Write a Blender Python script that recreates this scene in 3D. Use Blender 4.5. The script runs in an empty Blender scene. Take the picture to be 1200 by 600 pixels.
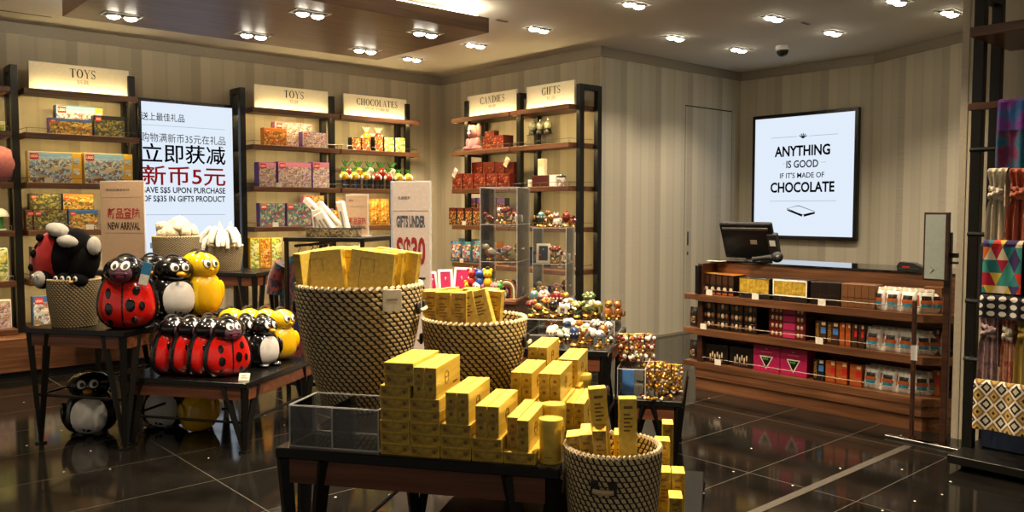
import bpy, math, random
from math import pi, sin, cos, radians, sqrt, hypot, atan2
from mathutils import Matrix, Vector

# ---------------------------------------------------------------- camera, world, exposure
SC = bpy.context.scene
COL = SC.collection
EYE = 1.55
FPX = 980.0
PITCH = math.atan(55 / FPX)
cam_d = bpy.data.cameras.new('camera')
cam_d.sensor_width = 36.0
cam_d.lens = FPX / 1200 * 36
cam_d.clip_start = 0.05
cam = bpy.data.objects.new('camera', cam_d)
cam.location = (0, 0, EYE)
cam.rotation_euler = (pi / 2 - PITCH, 0, 0)
COL.objects.link(cam)
SC.camera = cam
SC.view_settings.view_transform = 'Standard'
SC.view_settings.look = 'None'
SC.view_settings.gamma = 1
SC.view_settings.use_curve_mapping = False
SC.view_settings.exposure = 0.15
SC.cycles.max_bounces = 8
SC.cycles.transparent_max_bounces = 24
SC.cycles.sample_clamp_indirect = 4.0
SC.cycles.caustics_reflective = False
SC.cycles.caustics_refractive = False
W_STRENGTH = 0.34
world = bpy.data.worlds.new('world')
SC.world = world
world.use_nodes = True
world.node_tree.nodes['Background'].inputs[0].default_value = (1.0, 0.86, 0.68, 1)
world.node_tree.nodes['Background'].inputs[1].default_value = W_STRENGTH
SPOT_W = 270.0          # each recessed double downlight
SPOT_COL = (1.0, 0.80, 0.55)
COVE = 45.0
LED = 92.0

# ---------------------------------------------------------------- frames of the place
YAW = radians(41.562)
FR = {'W': YAW, 'S': YAW - pi / 2, 'T': radians(-13.7)}   # W faces the long left wall, S the gift wall and till, T the display tables

def unit(fr):
    a = FR[fr]
    return (cos(a), sin(a)), (-sin(a), cos(a))

def world_xy(fr, x, y):
    u, v = unit(fr)
    return (x * u[0] + y * v[0], x * u[1] + y * v[1])

def to_frame(fr, X, Y):
    u, v = unit(fr)
    return (X * u[0] + Y * u[1], X * v[0] + Y * v[1])

def ray(px, py):
    x = (px - 600) / FPX
    y = -(py - 300) / FPX
    c, s = cos(PITCH), sin(PITCH)
    return (x, c + y * s, -s + y * c)

def on_z(fr, px, py, z):
    r = ray(px, py)
    t = (z - EYE) / r[2]
    return to_frame(fr, r[0] * t, r[1] * t)

def on_y(fr, px, py, y):
    r = ray(px, py)
    u, v = unit(fr)
    t = y / (r[0] * v[0] + r[1] * v[1])
    return (r[0] * u[0] + r[1] * u[1]) * t, EYE + r[2] * t

# ---------------------------------------------------------------- materials
MATS = {}

def lin(h):
    h = h.lstrip('#')
    o = []
    for i in (0, 2, 4):
        c = int(h[i:i + 2], 16) / 255
        o.append(c / 12.92 if c <= 0.04045 else ((c + 0.055) / 1.055) ** 2.4)
    return (o[0], o[1], o[2], 1)

class NT:
    def __init__(s, name):
        s.m = bpy.data.materials.new(name)
        s.m.use_nodes = True
        s.t = s.m.node_tree
        s.t.nodes.clear()
        s.out = s.t.nodes.new('ShaderNodeOutputMaterial')
        MATS[name] = s.m

    def n(s, typ, ins=None, **kw):
        nd = s.t.nodes.new('ShaderNode' + typ)
        for k, v in kw.items():
            setattr(nd, k, v)
        for k, v in (ins or {}).items():
            sock = nd.inputs[k]
            if hasattr(v, 'is_output') or hasattr(v, 'links') and not isinstance(v, (int, float)):
                s.t.links.new(v, sock)
            else:
                sock.default_value = v
        return nd

    def math(s, op, a, b=0.0, c=None):
        ins = {0: a, 1: b}
        if c is not None:
            ins[2] = c
        return s.n('Math', ins, operation=op).outputs[0]

    def obj(s, scale=(1, 1, 1), rot=(0, 0, 0)):
        tc = s.n('TexCoord').outputs['Object']
        return s.n('Mapping', {'Vector': tc, 'Scale': scale, 'Rotation': rot}).outputs[0]

    def noise(s, vec, scale, detail=3, rough=0.5):
        return s.n('TexNoise', {'Vector': vec, 'Scale': scale, 'Detail': detail, 'Roughness': rough}).outputs[0]

    def ramp(s, fac, stops, interp='LINEAR'):
        r = s.n('ValToRGB', {'Fac': fac})
        cr = r.color_ramp
        cr.interpolation = interp
        while len(cr.elements) < len(stops):
            cr.elements.new(0.5)
        for e, (p, c) in zip(cr.elements, stops):
            e.position = p
            e.color = c if not isinstance(c, str) else lin(c)
        return r.outputs[0]

    def mix(s, fac, a, b, blend='MIX'):
        m = s.n('Mix', data_type='RGBA', blend_type=blend)
        for k, v in ((0, fac), (6, a), (7, b)):
            if isinstance(v, str):
                v = lin(v)
            if hasattr(v, 'is_output'):
                s.t.links.new(v, m.inputs[k])
            else:
                m.inputs[k].default_value = v
        return m.outputs[2]

    def bsdf(s, color, rough=0.5, metal=0.0, spec=0.5, bump=None, bstr=0.3, bdist=0.01, coat=0.0, sheen=0.0):
        b = s.n('BsdfPrincipled')
        for k, v in (('Base Color', color), ('Roughness', rough), ('Metallic', metal), ('Specular IOR Level', spec), ('Coat Weight', coat), ('Sheen Weight', sheen)):
            if isinstance(v, str):
                v = lin(v)
            if hasattr(v, 'is_output'):
                s.t.links.new(v, b.inputs[k])
            else:
                b.inputs[k].default_value = v
        if bump is not None:
            bp = s.n('Bump', {'Height': bump, 'Strength': bstr, 'Distance': bdist})
            s.t.links.new(bp.outputs[0], b.inputs['Normal'])
        s.t.links.new(b.outputs[0], s.out.inputs[0])
        return b

def plain(name, col, rough=0.5, metal=0.0, var=0.06, vs=40, spec=0.5, coat=0.0, sheen=0.0, bstr=0.0):
    t = NT(name)
    n = t.noise(t.obj(), vs, 2)
    c = lin(col)
    lo = tuple(max(0, x * (1 - var * 2)) for x in c[:3]) + (1,)
    hi = tuple(min(1, x * (1 + var * 2)) for x in c[:3]) + (1,)
    t.bsdf(t.ramp(n, [(0.3, lo), (0.7, hi)]), rough, metal, spec, coat=coat, sheen=sheen, bump=n if bstr else None, bstr=bstr)
    return t.m

def wood(name, dark, mid, light, axis=0, scale=1.0, rough=0.35, spec=0.5):
    t = NT(name)
    sc = [14, 14, 14]
    sc[axis] = 0.9
    v = t.obj(tuple(x * scale for x in sc))
    n1 = t.noise(v, 1.0, 5, 0.6)
    sc2 = [60, 60, 60]
    sc2[axis] = 2.5
    n2 = t.noise(t.obj(tuple(x * scale for x in sc2)), 1.0, 3, 0.5)
    base = t.ramp(n1, [(0.3, dark), (0.5, mid), (0.68, light)])
    col = t.mix(0.35, base, t.ramp(n2, [(0.35, dark), (0.65, light)]))
    t.bsdf(col, rough, spec=spec, bump=n2, bstr=0.06)
    return t.m

def pic(name, cols, scale=30, k_=1.25, zb=None, rough=0.35, noise_amt=0.0, stretch=(1, 1, 1), edge=None):
    """printed packaging: small irregular patches of the pack's own colours"""
    scale *= k_
    t = NT(name)
    v = t.obj(stretch)
    nz = t.n('TexNoise', {'Vector': v, 'Scale': scale * 0.9, 'Detail': 2})
    vv = t.n('VectorMath', {0: v, 1: t.n('VectorMath', {0: nz.outputs[1], 'Scale': 0.6 / scale}, operation='SCALE').outputs[0]}, operation='ADD').outputs[0]
    vor = t.n('TexVoronoi', {'Vector': vv, 'Scale': scale})
    r = t.n('SeparateColor', {0: vor.outputs['Color']}).outputs[0]
    k = len(cols)
    big = t.noise(t.obj(), scale * .35, 1)
    r = t.math('FRACT', t.math('ADD', r, t.math('MULTIPLY', big, 1.1)))
    col = t.ramp(r, [((i / k), c) for i, c in enumerate(cols)], 'CONSTANT')
    fine = t.noise(t.obj(), scale * 4, 2)
    r2 = t.ramp(fine, [(i / k, c) for i, c in enumerate(reversed(cols))], 'CONSTANT')
    col = t.mix(t.ramp(fine, [(.48, (0, 0, 0, 1)), (.56, (.5, .5, .5, 1))]), col, r2)
    if zb:
        z = t.n('SeparateXYZ', {0: t.n('TexCoord').outputs['Object']}).outputs[2]
        zz = t.math('ADD', t.math('MULTIPLY', z, 1 / .34), t.math('MULTIPLY', t.math('SUBTRACT', big, .5), .22))
        sky = t.ramp(zz, zb, 'CONSTANT')
        lump = t.ramp(t.noise(t.obj((1, 1, 1.2)), 9, 2), [(.41, (0, 0, 0, 1)), (.46, (1, 1, 1, 1))])
        low = t.ramp(zz, [(.10, (1, 1, 1, 1)), (.62, (1, 1, 1, 1)), (.72, (0, 0, 0, 1))])
        col = t.mix(t.n('Mix', {0: lump, 6: (0, 0, 0, 1), 7: low}, data_type='RGBA').outputs[2], sky, col)
    t.bsdf(col, rough)
    return t.m

def emit(name, col, strength):
    t = NT(name)
    e = t.n('Emission', {'Color': lin(col), 'Strength': strength})
    t.t.links.new(e.outputs[0], t.out.inputs[0])
    return t.m

def build_materials():
    # walnut and metal of the shop fittings
    wood('walnut', '#352012', '#5a3820', '#7c5236')
    wood('walnut_dark', '#1d0f09', '#341b10', '#4b2917')
    wood('walnut_table', '#2c180d', '#5a321d', '#7d4a2d')
    wood('ceiling_veneer', '#49331f', '#60442c', '#735438', rough=0.45)
    plain('black_metal', '#14120f', 0.38, 0.3, spec=0.4)
    plain('black_lacquer', '#0d0c0b', 0.22, 0, spec=0.5)
    plain('black_soft', '#100f0f', 0.6)
    plain('black_glass', '#0b0b0c', 0.05, 0, spec=0.6)
    plain('panel_pale', '#9aa39c', 0.35, var=0.02)
    plain('black_case', '#070707', 0.5, spec=.25)
    plain('screen_pane', '#9fb4d0', 0.2)
    pic('rush_flat', ['#8a7a58', '#5a4c34', '#a3926c', '#3a3022'], 40)
    plain('chrome', '#b9b5ac', 0.2, 0.9)
    plain('white_card', '#d9d4c6', 0.5)
    plain('ink', '#16130f', 0.6)
    plain('ink_brown', '#2c1d12', 0.6)
    plain('ink_grey', '#8d8372', 0.6)
    plain('ink_slate', '#4b4f58', 0.6)
    plain('ink_red', '#8e1f1d', 0.6)
    plain('sign_cream', '#e9dfc4', 0.25, var=0.02)
    plain('sign_tan', '#a58a70', 0.3, var=0.03)
    plain('sign_pink', '#cbbcb2', 0.25, var=0.03)
    plain('white_gloss', '#f2efe8', 0.2, var=0.02)
    plain('steel', '#6d6b67', 0.35, 0.9)
    plain('rail_metal', '#6f6a60', 0.35, 0.8)
    # wall covering: wide vertical stripes of woven grass cloth
    t = NT('wallpaper')
    tc = t.n('TexCoord').outputs['Object']
    x = t.n('SeparateXYZ', {0: tc}).outputs[0]
    ph = t.math('FRACT', t.math('MULTIPLY', t.math('ADD', x, 30.27), 1 / 0.626))
    band = t.ramp(ph, [(0.0, '#a79c86'), (0.17, '#beb49c'), (0.34, '#b6ac95'), (0.55, '#b0a68f'), (0.60, '#b9af98'), (0.80, '#b1a790')], 'CONSTANT')
    weave = t.noise(t.obj((3, 3, 160)), 1.0, 4, 0.7)
    dk = t.math('LESS_THAN', ph, 0.19)
    amt = t.math('ADD', t.math('MULTIPLY', dk, 0.10), 0.06)
    col = t.mix(amt, band, t.ramp(weave, [(0.3, '#4d463a'), (0.7, '#cdc5b4')]))
    t.bsdf(col, 0.62, spec=0.3, bump=weave, bstr=0.25, bdist=0.004)
    plain('wall_trim', '#8d8270', 0.22, spec=0.6, var=0.02)
    plain('pillar_skin', '#a79d8a', 0.5, var=0.03)
    plain('ceiling_paint', '#cfc8b8', 0.8, var=0.01)
    plain('plaster_white', '#dcd8cd', 0.8, var=0.01)
    # floor: polished black tiles with fine grey joints and a few small white flecks
    t = NT('floor_tiles')
    tc = t.n('TexCoord').outputs['Object']
    sp = t.n('SeparateXYZ', {0: tc})
    jx = t.math('ABSOLUTE', t.math('SUBTRACT', t.math('FRACT', t.math('MULTIPLY', t.math('ADD', sp.outputs[0], 33.54), 1 / 1.2)), 0.5))
    jy = t.math('ABSOLUTE', t.math('SUBTRACT', t.math('FRACT', t.math('MULTIPLY', t.math('ADD', sp.outputs[1], 32.725), 1 / 0.65)), 0.5))
    j = t.math('MAXIMUM', t.math('LESS_THAN', jx, 0.0028), t.math('LESS_THAN', jy, 0.0045))
    n = t.noise(t.obj(), 3.0, 4)
    base = t.ramp(n, [(0.3, '#0d0c0a'), (0.7, '#1a1815')])
    v = t.n('TexVoronoi', {'Vector': tc, 'Scale': 4.0}, voronoi_dimensions='2D')
    fl = t.math('LESS_THAN', v.outputs['Distance'], 0.024)
    sel = t.math('GREATER_THAN', t.n('SeparateColor', {0: v.outputs['Color']}).outputs[0], 0.8)
    fl = t.math('MULTIPLY', fl, sel)
    c = t.mix(j, base, lin('#3d382f'))
    c = t.mix(fl, c, lin('#efe9dc'))
    t.bsdf(c, t.math('ADD', t.math('MULTIPLY', j, 0.4), 0.09), spec=0.24)
    plain('floor_metal', '#6d675d', 0.35, 0.7)
    # baskets: pale rush coils crossed by a dark slanting strand
    for nm, pale, dark, rows, per, k in (('weave', '#e6cd9a', '#140d08', 62, 46, 0.56), ('weave_dim', '#a8946c', '#17110c', 70, 40, 0.56), ('weave_fine', '#a4926e', '#231a12', 100, 44, 0.56)):
        t = NT(nm)
        tc = t.n('TexCoord').outputs['Object']
        sp = t.n('SeparateXYZ', {0: tc})
        ang = t.math('MULTIPLY', t.math('ARCTAN2', sp.outputs[1], sp.outputs[0]), per / (2 * pi))
        zr = t.math('MULTIPLY', sp.outputs[2], float(rows))
        row = t.math('FLOOR', zr)
        fz = t.math('FRACT', zr)
        fu = t.math('FRACT', t.math('ADD', t.math('ADD', ang, 200.0), t.math('MULTIPLY', t.math('ADD', t.math('MULTIPLY', zr, .75), t.math('MULTIPLY', row, .25)), k)))
        dk = t.math('LESS_THAN', fu, 0.37)
        gap = t.math('LESS_THAN', fz, 0.18)
        m = t.math('MAXIMUM', dk, gap)
        nn = t.noise(t.obj(), 60, 2)
        pc = t.mix(nn, lin(pale), tuple(x * 0.6 for x in lin(pale)[:3]) + (1,))
        hgt = t.math('MULTIPLY', t.math('SINE', t.math('MULTIPLY', fz, pi)), t.math('SUBTRACT', 1.0, t.math('MULTIPLY', dk, 0.5)))
        t.bsdf(t.mix(m, pc, lin(dark)), 0.6, bump=hgt, bstr=0.45, bdist=0.004)
    plain('rim_pale', '#c9b48c', 0.6)
    # gilt wood-printed cartons, light painted in: brighter copy for lit faces, darker for shaded
    t = NT('gold_carton')
    n = t.noise(t.obj((30, 4, 30)), 1.0, 5, 0.65)
    k = t.n('TexVoronoi', {'Vector': t.obj((10, 10, 16)), 'Scale': 1.0}).outputs['Distance']
    c = t.ramp(n, [(0.32, '#6e5210'), (0.45, '#a5862a'), (0.56, '#c2a033'), (0.7, '#d9bb45')])
    c = t.mix(t.ramp(k, [(0.08, (0.55, 0.55, 0.55, 1)), (0.25, (0, 0, 0, 1))]), c, '#4d3108')
    t.bsdf(c, 0.35, 0.0, spec=0.6, coat=0.15)
    t = NT('gold_lit')
    n = t.noise(t.obj((60, 3, 60)), 1.0, 4, 0.6)
    c = t.ramp(n, [(0.3, '#dcb634'), (0.7, '#f2d868')])
    t.bsdf(c, 0.3, 0.0, spec=0.6, coat=0.15)
    plain('gold_tin', '#d3b748', 0.35, 0.1)
    plain('gold_ink', '#7d5a1c', 0.5)
    # acrylic
    t = NT('acrylic')
    fr = t.math('ADD', t.math('MULTIPLY', t.n('LayerWeight', {'Blend': 0.15}).outputs[0], .9), .03)
    tr = t.n('BsdfTransparent', {'Color': (0.97, 0.97, 0.96, 1)}).outputs[0]
    gl = t.n('BsdfGlossy', {'Roughness': 0.03}).outputs[0]
    mx = t.n('MixShader', {0: fr, 1: tr, 2: gl}).outputs[0]
    t.t.links.new(mx, t.out.inputs[0])
    t = NT('acrylic_bright')
    fr = t.math('ADD', t.math('MULTIPLY', t.n('LayerWeight', {'Blend': 0.2}).outputs[0], .9), .10)
    tr = t.n('BsdfTransparent', {'Color': (0.95, 0.95, 0.94, 1)}).outputs[0]
    gl = t.n('BsdfGlossy', {'Roughness': 0.02}).outputs[0]
    mx = t.n('MixShader', {0: fr, 1: tr, 2: gl}).outputs[0]
    t.t.links.new(mx, t.out.inputs[0])
    t = NT('acrylic_edge')  # pale tint stands in for light piped to the pane edges
    tr = t.n('BsdfTransparent', {'Color': (1, 1, 1, 1)}).outputs[0]
    df = t.n('BsdfPrincipled', {'Base Color': (0.85, 0.85, 0.83, 1), 'Roughness': 0.15}).outputs[0]
    mx = t.n('MixShader', {0: 0.42, 1: tr, 2: df}).outputs[0]
    t.t.links.new(mx, t.out.inputs[0])
    # light-giving surfaces
    emit('lamp_glow', '#fff4dc', 40.0)
    emit('cove_glow', '#fff3da', COVE)
    emit('cove_bright', '#fff3da', COVE * 4)
    emit('led_glow', '#fbdf98', LED)
    emit('screen_blue', '#dfeaf8', 0.93)
    emit('screen_ink', '#0c1016', 0.02)
    emit('screen_red', '#b01f22', 0.5)
    emit('screen_grey', '#8fa6c4', 0.55)
    emit('monitor_bar', '#a9c4e6', 0.8)
build_materials()

# ---------------------------------------------------------------- mesh builder
class B:
    def __init__(s):
        s.v = []; s.f = []; s.mi = []; s.sm = []; s.mats = []; s.M = None

    def slot(s, m):
        if m not in s.mats:
            s.mats.append(m)
        return s.mats.index(m)

    def add(s, vs, fs, m, smooth=False):
        o = len(s.v)
        if s.M is not None:
            vs = [tuple(s.M @ Vector(p)) for p in vs]
        s.v.extend(vs)
        k = s.slot(m)
        for f in fs:
            s.f.append(tuple(i + o for i in f)); s.mi.append(k); s.sm.append(smooth)
        return s

    def box(s, x0, y0, z0, x1, y1, z1, m, bev=0.0, faces=None):
        """faces: {'front','top',...: material} overrides"""
        if x1 < x0: x0, x1 = x1, x0
        if y1 < y0: y0, y1 = y1, y0
        if z1 < z0: z0, z1 = z1, z0
        lo, hi = (x0, y0, z0), (x1, y1, z1)
        names = {(1, 0): 'front', (1, 1): 'back', (2, 1): 'top', (2, 0): 'bottom', (0, 0): 'left', (0, 1): 'right'}
        bev = min(bev, (x1 - x0) * .45, (y1 - y0) * .45, (z1 - z0) * .45)
        vs = []; idx = {}
        for c in range(8):
            bits = (c & 1, c >> 1 & 1, c >> 2 & 1)
            for a in range(3):
                if bev <= 0 and a:
                    idx[(c, a)] = idx[(c, 0)]
                    continue
                p = []
                for q in range(3):
                    e = hi[q] if bits[q] else lo[q]
                    if bev > 0 and q != a:
                        e += -bev if bits[q] else bev
                    p.append(e)
                idx[(c, a)] = len(vs); vs.append(tuple(p))
        cen = [(lo[q] + hi[q]) / 2 for q in range(3)]
        def orient(f):
            a, b, c = (Vector(vs[f[i]]) for i in range(3))
            n = (b - a).cross(c - a)
            return f if n.dot((a + c) / 2 - Vector(cen)) > 0 else tuple(reversed(f))
        main = []
        for a in range(3):
            o1, o2 = [q for q in range(3) if q != a]
            for side in (0, 1):
                base = side << a
                f = tuple(idx[(base | (i << o1) | (j << o2), a)] for i, j in ((0, 0), (1, 0), (1, 1), (0, 1)))
                main.append((orient(f), (faces or {}).get(names[(a, side)], m)))
        o = len(s.v)
        for f, mm in main:
            s.f.append(tuple(i + o for i in f)); s.mi.append(s.slot(mm)); s.sm.append(False)
        if bev > 0:
            fs = []
            for a in range(3):
                b, c = [q for q in range(3) if q != a]
                for i in (0, 1):
                    for j in (0, 1):
                        c0 = (i << b) | (j << c); c1 = c0 | (1 << a)
                        fs.append(orient((idx[(c0, b)], idx[(c0, c)], idx[(c1, c)], idx[(c1, b)])))
            for c in range(8):
                fs.append(orient((idx[(c, 0)], idx[(c, 1)], idx[(c, 2)])))
            for f in fs:
                s.f.append(tuple(i + o for i in f)); s.mi.append(s.slot(m)); s.sm.append(False)
        if s.M is not None:
            vs = [tuple(s.M @ Vector(p)) for p in vs]
        s.v.extend(vs)
        return s

    def lathe(s, prof, m, seg=24, c=(0, 0, 0), sx=1.0, sy=1.0, smooth=True, matf=None):
        """prof: [(r, z)...] bottom to top"""
        vs = []; fs = []
        n = len(prof)
        for r, z in prof:
            for k in range(seg):
                a = 2 * pi * k / seg
                vs.append((c[0] + r * cos(a) * sx, c[1] + r * sin(a) * sy, c[2] + z))
        for i in range(n - 1):
            for k in range(seg):
                k2 = (k + 1) % seg
                fs.append((i * seg + k, i * seg + k2, (i + 1) * seg + k2, (i + 1) * seg + k))
        if prof[0][0] > 1e-6:
            pass
        s.add(vs, fs, m, smooth)
        return s

    def disc(s, c, r, m, seg=24, up=True):
        vs = [(c[0] + r * cos(2 * pi * k / seg), c[1] + r * sin(2 * pi * k / seg), c[2]) for k in range(seg)]
        f = tuple(range(seg))
        s.add(vs, [f if up else tuple(reversed(f))], m)
        return s

    def cyl(s, c, r, h, m, seg=20, r2=None, bev=0.0):
        r2 = r if r2 is None else r2
        p = [(r - bev, 0), (r, bev), (r2, h - bev), (r2 - bev, h)] if bev else [(r, 0), (r2, h)]
        s.lathe(p, m, seg, c, smooth=True)
        s.disc((c[0], c[1], c[2]), r - bev, m, seg, False)
        s.disc((c[0], c[1], c[2] + h), r2 - bev, m, seg, True)
        return s

    def ell(s, c, r, m, u=14, v=9, R=None):
        vs = [(0, 0, -1)]
        for j in range(1, v):
            t = -pi / 2 + pi * j / v
            for i in range(u):
                a = 2 * pi * i / u
                vs.append((cos(t) * cos(a), cos(t) * sin(a), sin(t)))
        vs.append((0, 0, 1))
        fs = []
        for i in range(u):
            fs.append((0, 1 + (i + 1) % u, 1 + i))
            fs.append((len(vs) - 1, 1 + (v - 2) * u + i, 1 + (v - 2) * u + (i + 1) % u))
        for j in range(v - 2):
            for i in range(u):
                i2 = (i + 1) % u
                fs.append((1 + j * u + i, 1 + j * u + i2, 1 + (j + 1) * u + i2, 1 + (j + 1) * u + i))
        out = []
        for p in vs:
            q = Vector((p[0] * r[0], p[1] * r[1], p[2] * r[2]))
            if R is not None:
                q = R @ q
            out.append((q.x + c[0], q.y + c[1], q.z + c[2]))
        s.add(out, fs, m, True)
        return s

    def tube(s, pts, r, m, seg=8, closed=False):
        pts = [Vector(p) for p in pts]
        rs = r if isinstance(r, (list, tuple)) else [r] * len(pts)
        vs = []; fs = []
        n = len(pts)
        up = None
        for i, p in enumerate(pts):
            if closed:
                d = pts[(i + 1) % n] - pts[i - 1]
            else:
                d = pts[min(i + 1, n - 1)] - pts[max(i - 1, 0)]
            d.normalize()
            if up is None:
                up = Vector((0, 0, 1)) if abs(d.z) < 0.9 else Vector((1, 0, 0))
            a = d.cross(up)
            if a.length < 1e-5:
                a = d.cross(Vector((0, 1, 0)))
            a.normalize()
            b = a.cross(d).normalized()
            up = b
            for k in range(seg):
                t = 2 * pi * k / seg
                q = p + (a * cos(t) + b * sin(t)) * rs[i]
                vs.append(tuple(q))
        m_ = n if closed else n - 1
        for i in range(m_):
            i2 = (i + 1) % n
            for k in range(seg):
                k2 = (k + 1) % seg
                fs.append((i * seg + k, i * seg + k2, i2 * seg + k2, i2 * seg + k))
        if not closed:
            fs.append(tuple(reversed(range(seg))))
            fs.append(tuple(range((n - 1) * seg, n * seg)))
        s.add(vs, fs, m, seg > 4)
        return s

    def bar(s, p, q, w, d, m):
        """square bar from p to q"""
        s.tube([p, q], [w / sqrt(2), d / sqrt(2)] if False else w / sqrt(2), m, 4)
        return s

    def prism(s, poly, y0, y1, m, mside=None):
        """poly of (x, z) counter-clockwise seen from -y, extruded y0 (front) to y1"""
        n = len(poly)
        vs = [(x, y0, z) for x, z in poly] + [(x, y1, z) for x, z in poly]
        s.add(vs, [tuple(range(n)), tuple(reversed(range(n, 2 * n)))], m)
        s.add(vs, [(i, i + n, (i + 1) % n + n, (i + 1) % n) for i in range(n)], mside or m)
        return s

    def slab(s, poly, z0, z1, m, mside=None):
        """poly of (x, y) counter-clockwise from above"""
        n = len(poly)
        vs = [(x, y, z0) for x, y in poly] + [(x, y, z1) for x, y in poly]
        s.add(vs, [tuple(reversed(range(n))), tuple(range(n, 2 * n))], m)
        s.add(vs, [(i, (i + 1) % n, (i + 1) % n + n, i + n) for i in range(n)], mside or m)
        return s

    def quad(s, a, b, c, d, m):
        s.add([a, b, c, d], [(0, 1, 2, 3)], m)
        return s

    def grid(s, fn, nu, nv, m, smooth=True, close_u=False):
        vs = [fn(i / nu, j / nv) for j in range(nv + 1) for i in range(nu + 1)]
        w = nu + 1
        fs = [(j * w + i, j * w + i + 1, (j + 1) * w + i + 1, (j + 1) * w + i) for j in range(nv) for i in range(nu)]
        s.add(vs, fs, m, smooth)
        return s

    def mesh(s, name):
        me = bpy.data.meshes.new(name)
        me.from_pydata([tuple(p) for p in s.v], [], s.f)
        for m in s.mats:
            me.materials.append(MATS[m])
        me.polygons.foreach_set('material_index', s.mi)
        me.polygons.foreach_set('use_smooth', s.sm)
        me.update()
        if any(s.sm):
            me.set_sharp_from_angle(angle=radians(42))
        return me

def link(name, data, parent=None):
    o = bpy.data.objects.new(name, data)
    COL.objects.link(o)
    if parent is not None:
        o.parent = parent
    return o

def place(o, fr, loc, rz=0.0, rx=0.0, ry=0.0):
    X, Y = world_xy(fr, loc[0], loc[1])
    o.location = (X, Y, loc[2])
    m = Matrix.Rotation(FR[fr] + rz, 4, 'Z') @ Matrix.Rotation(ry, 4, 'Y') @ Matrix.Rotation(rx, 4, 'X')
    o.rotation_euler = m.to_euler()

def tag(o, label, cat, group=None):
    o['label'] = label
    o['category'] = cat
    if group:
        o['group'] = group

def thing(name, label, cat, fr, loc, rz=0.0, group=None, rx=0.0, ry=0.0):
    o = link(name, None)
    o.empty_display_size = 0.05
    tag(o, label, cat, group)
    place(o, fr, loc, rz, rx, ry)
    return o

def part(name, b, parent, loc=None):
    o = link(name, b.mesh(name), parent)
    if loc:
        o.location = loc
    return o

def solo(name, b, label, cat, fr, loc, rz=0.0, group=None, rx=0.0, ry=0.0):
    o = link(name, b.mesh(name))
    tag(o, label, cat, group)
    place(o, fr, loc, rz, rx, ry)
    return o

def struct(name, b, fr='W', loc=(0, 0, 0), label=None, cat=None, parent=None):
    o = link(name, b.mesh(name), parent)
    if parent is None:
        o['kind'] = 'structure'
        o['label'] = label or name
        o['category'] = cat or name.split('_')[0]
        place(o, fr, loc)
    return o

def dup(root, fr, loc, rz=0.0, label=None, group=None, rx=0.0, ry=0.0, scale=None):
    def cp(o, par):
        c = o.copy()
        COL.objects.link(c)
        if par is not None:
            c.parent = par
        for ch in list(o.children):
            cp(ch, c)
        return c
    r = cp(root, None)
    place(r, fr, loc, rz, rx, ry)
    if label: r['label'] = label
    if group: r['group'] = group
    if scale: r.scale = (scale, scale, scale)
    return r

ORD = ['first', 'second', 'third', 'fourth', 'fifth', 'sixth', 'seventh', 'eighth', 'ninth', 'tenth', 'eleventh', 'twelfth', 'thirteenth', 'fourteenth', 'fifteenth', 'sixteenth']

# ---------------------------------------------------------------- lettering
_TXT = {}
def text_geo(s, bold=0.0):
    key = (s, bold)
    if key not in _TXT:
        cu = bpy.data.curves.new('t', 'FONT')
        cu.body = s
        cu.size = 1.0
        cu.offset = bold
        cu.resolution_u = 3
        o = bpy.data.objects.new('t', cu)
        COL.objects.link(o)
        dg = bpy.context.evaluated_depsgraph_get()
        me = bpy.data.meshes.new_from_object(o.evaluated_get(dg))
        vs = [(v.co.x, v.co.y) for v in me.vertices]
        fs = [tuple(p.vertices) for p in me.polygons]
        bpy.data.objects.remove(o)
        bpy.data.curves.remove(cu)
        bpy.data.meshes.remove(me)
        _TXT[key] = (vs, fs)
    return _TXT[key]

def put_text(b, s, x0, x1, z0, z1, y, m, bold=0.0):
    """fit the line of text to a rectangle on the plane y"""
    vs, fs = text_geo(s, bold)
    if not vs:
        return
    ax = min(v[0] for v in vs); bx = max(v[0] for v in vs)
    az = min(v[1] for v in vs); bz = max(v[1] for v in vs)
    kx = (x1 - x0) / max(bx - ax, 1e-6); kz = (z1 - z0) / max(bz - az, 1e-6)
    b.add([(x0 + (v[0] - ax) * kx, y, z0 + (v[1] - az) * kz) for v in vs], fs, m)

# a small high-contrast serif alphabet for the shelf headers, drawn in a 1-high cell
def _ring(cx, cz, rx, rz, a0, a1, tv, th, n=20):
    """arc with thick sides (tv) and hair-line top and bottom (th)"""
    out = []
    for i in range(n):
        q = []
        for a in (a0 + (a1 - a0) * i / n, a0 + (a1 - a0) * (i + 1) / n):
            q.append((cx + rx * cos(a), cz + rz * sin(a)))
            q.append((cx + (rx - tv) * cos(a), cz + (rz - th) * sin(a)))
        out.append([q[0], q[2], q[3], q[1]])
    return out

def _r(x0, z0, x1, z1):
    return [(x0, z0), (x1, z0), (x1, z1), (x0, z1)]

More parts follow.
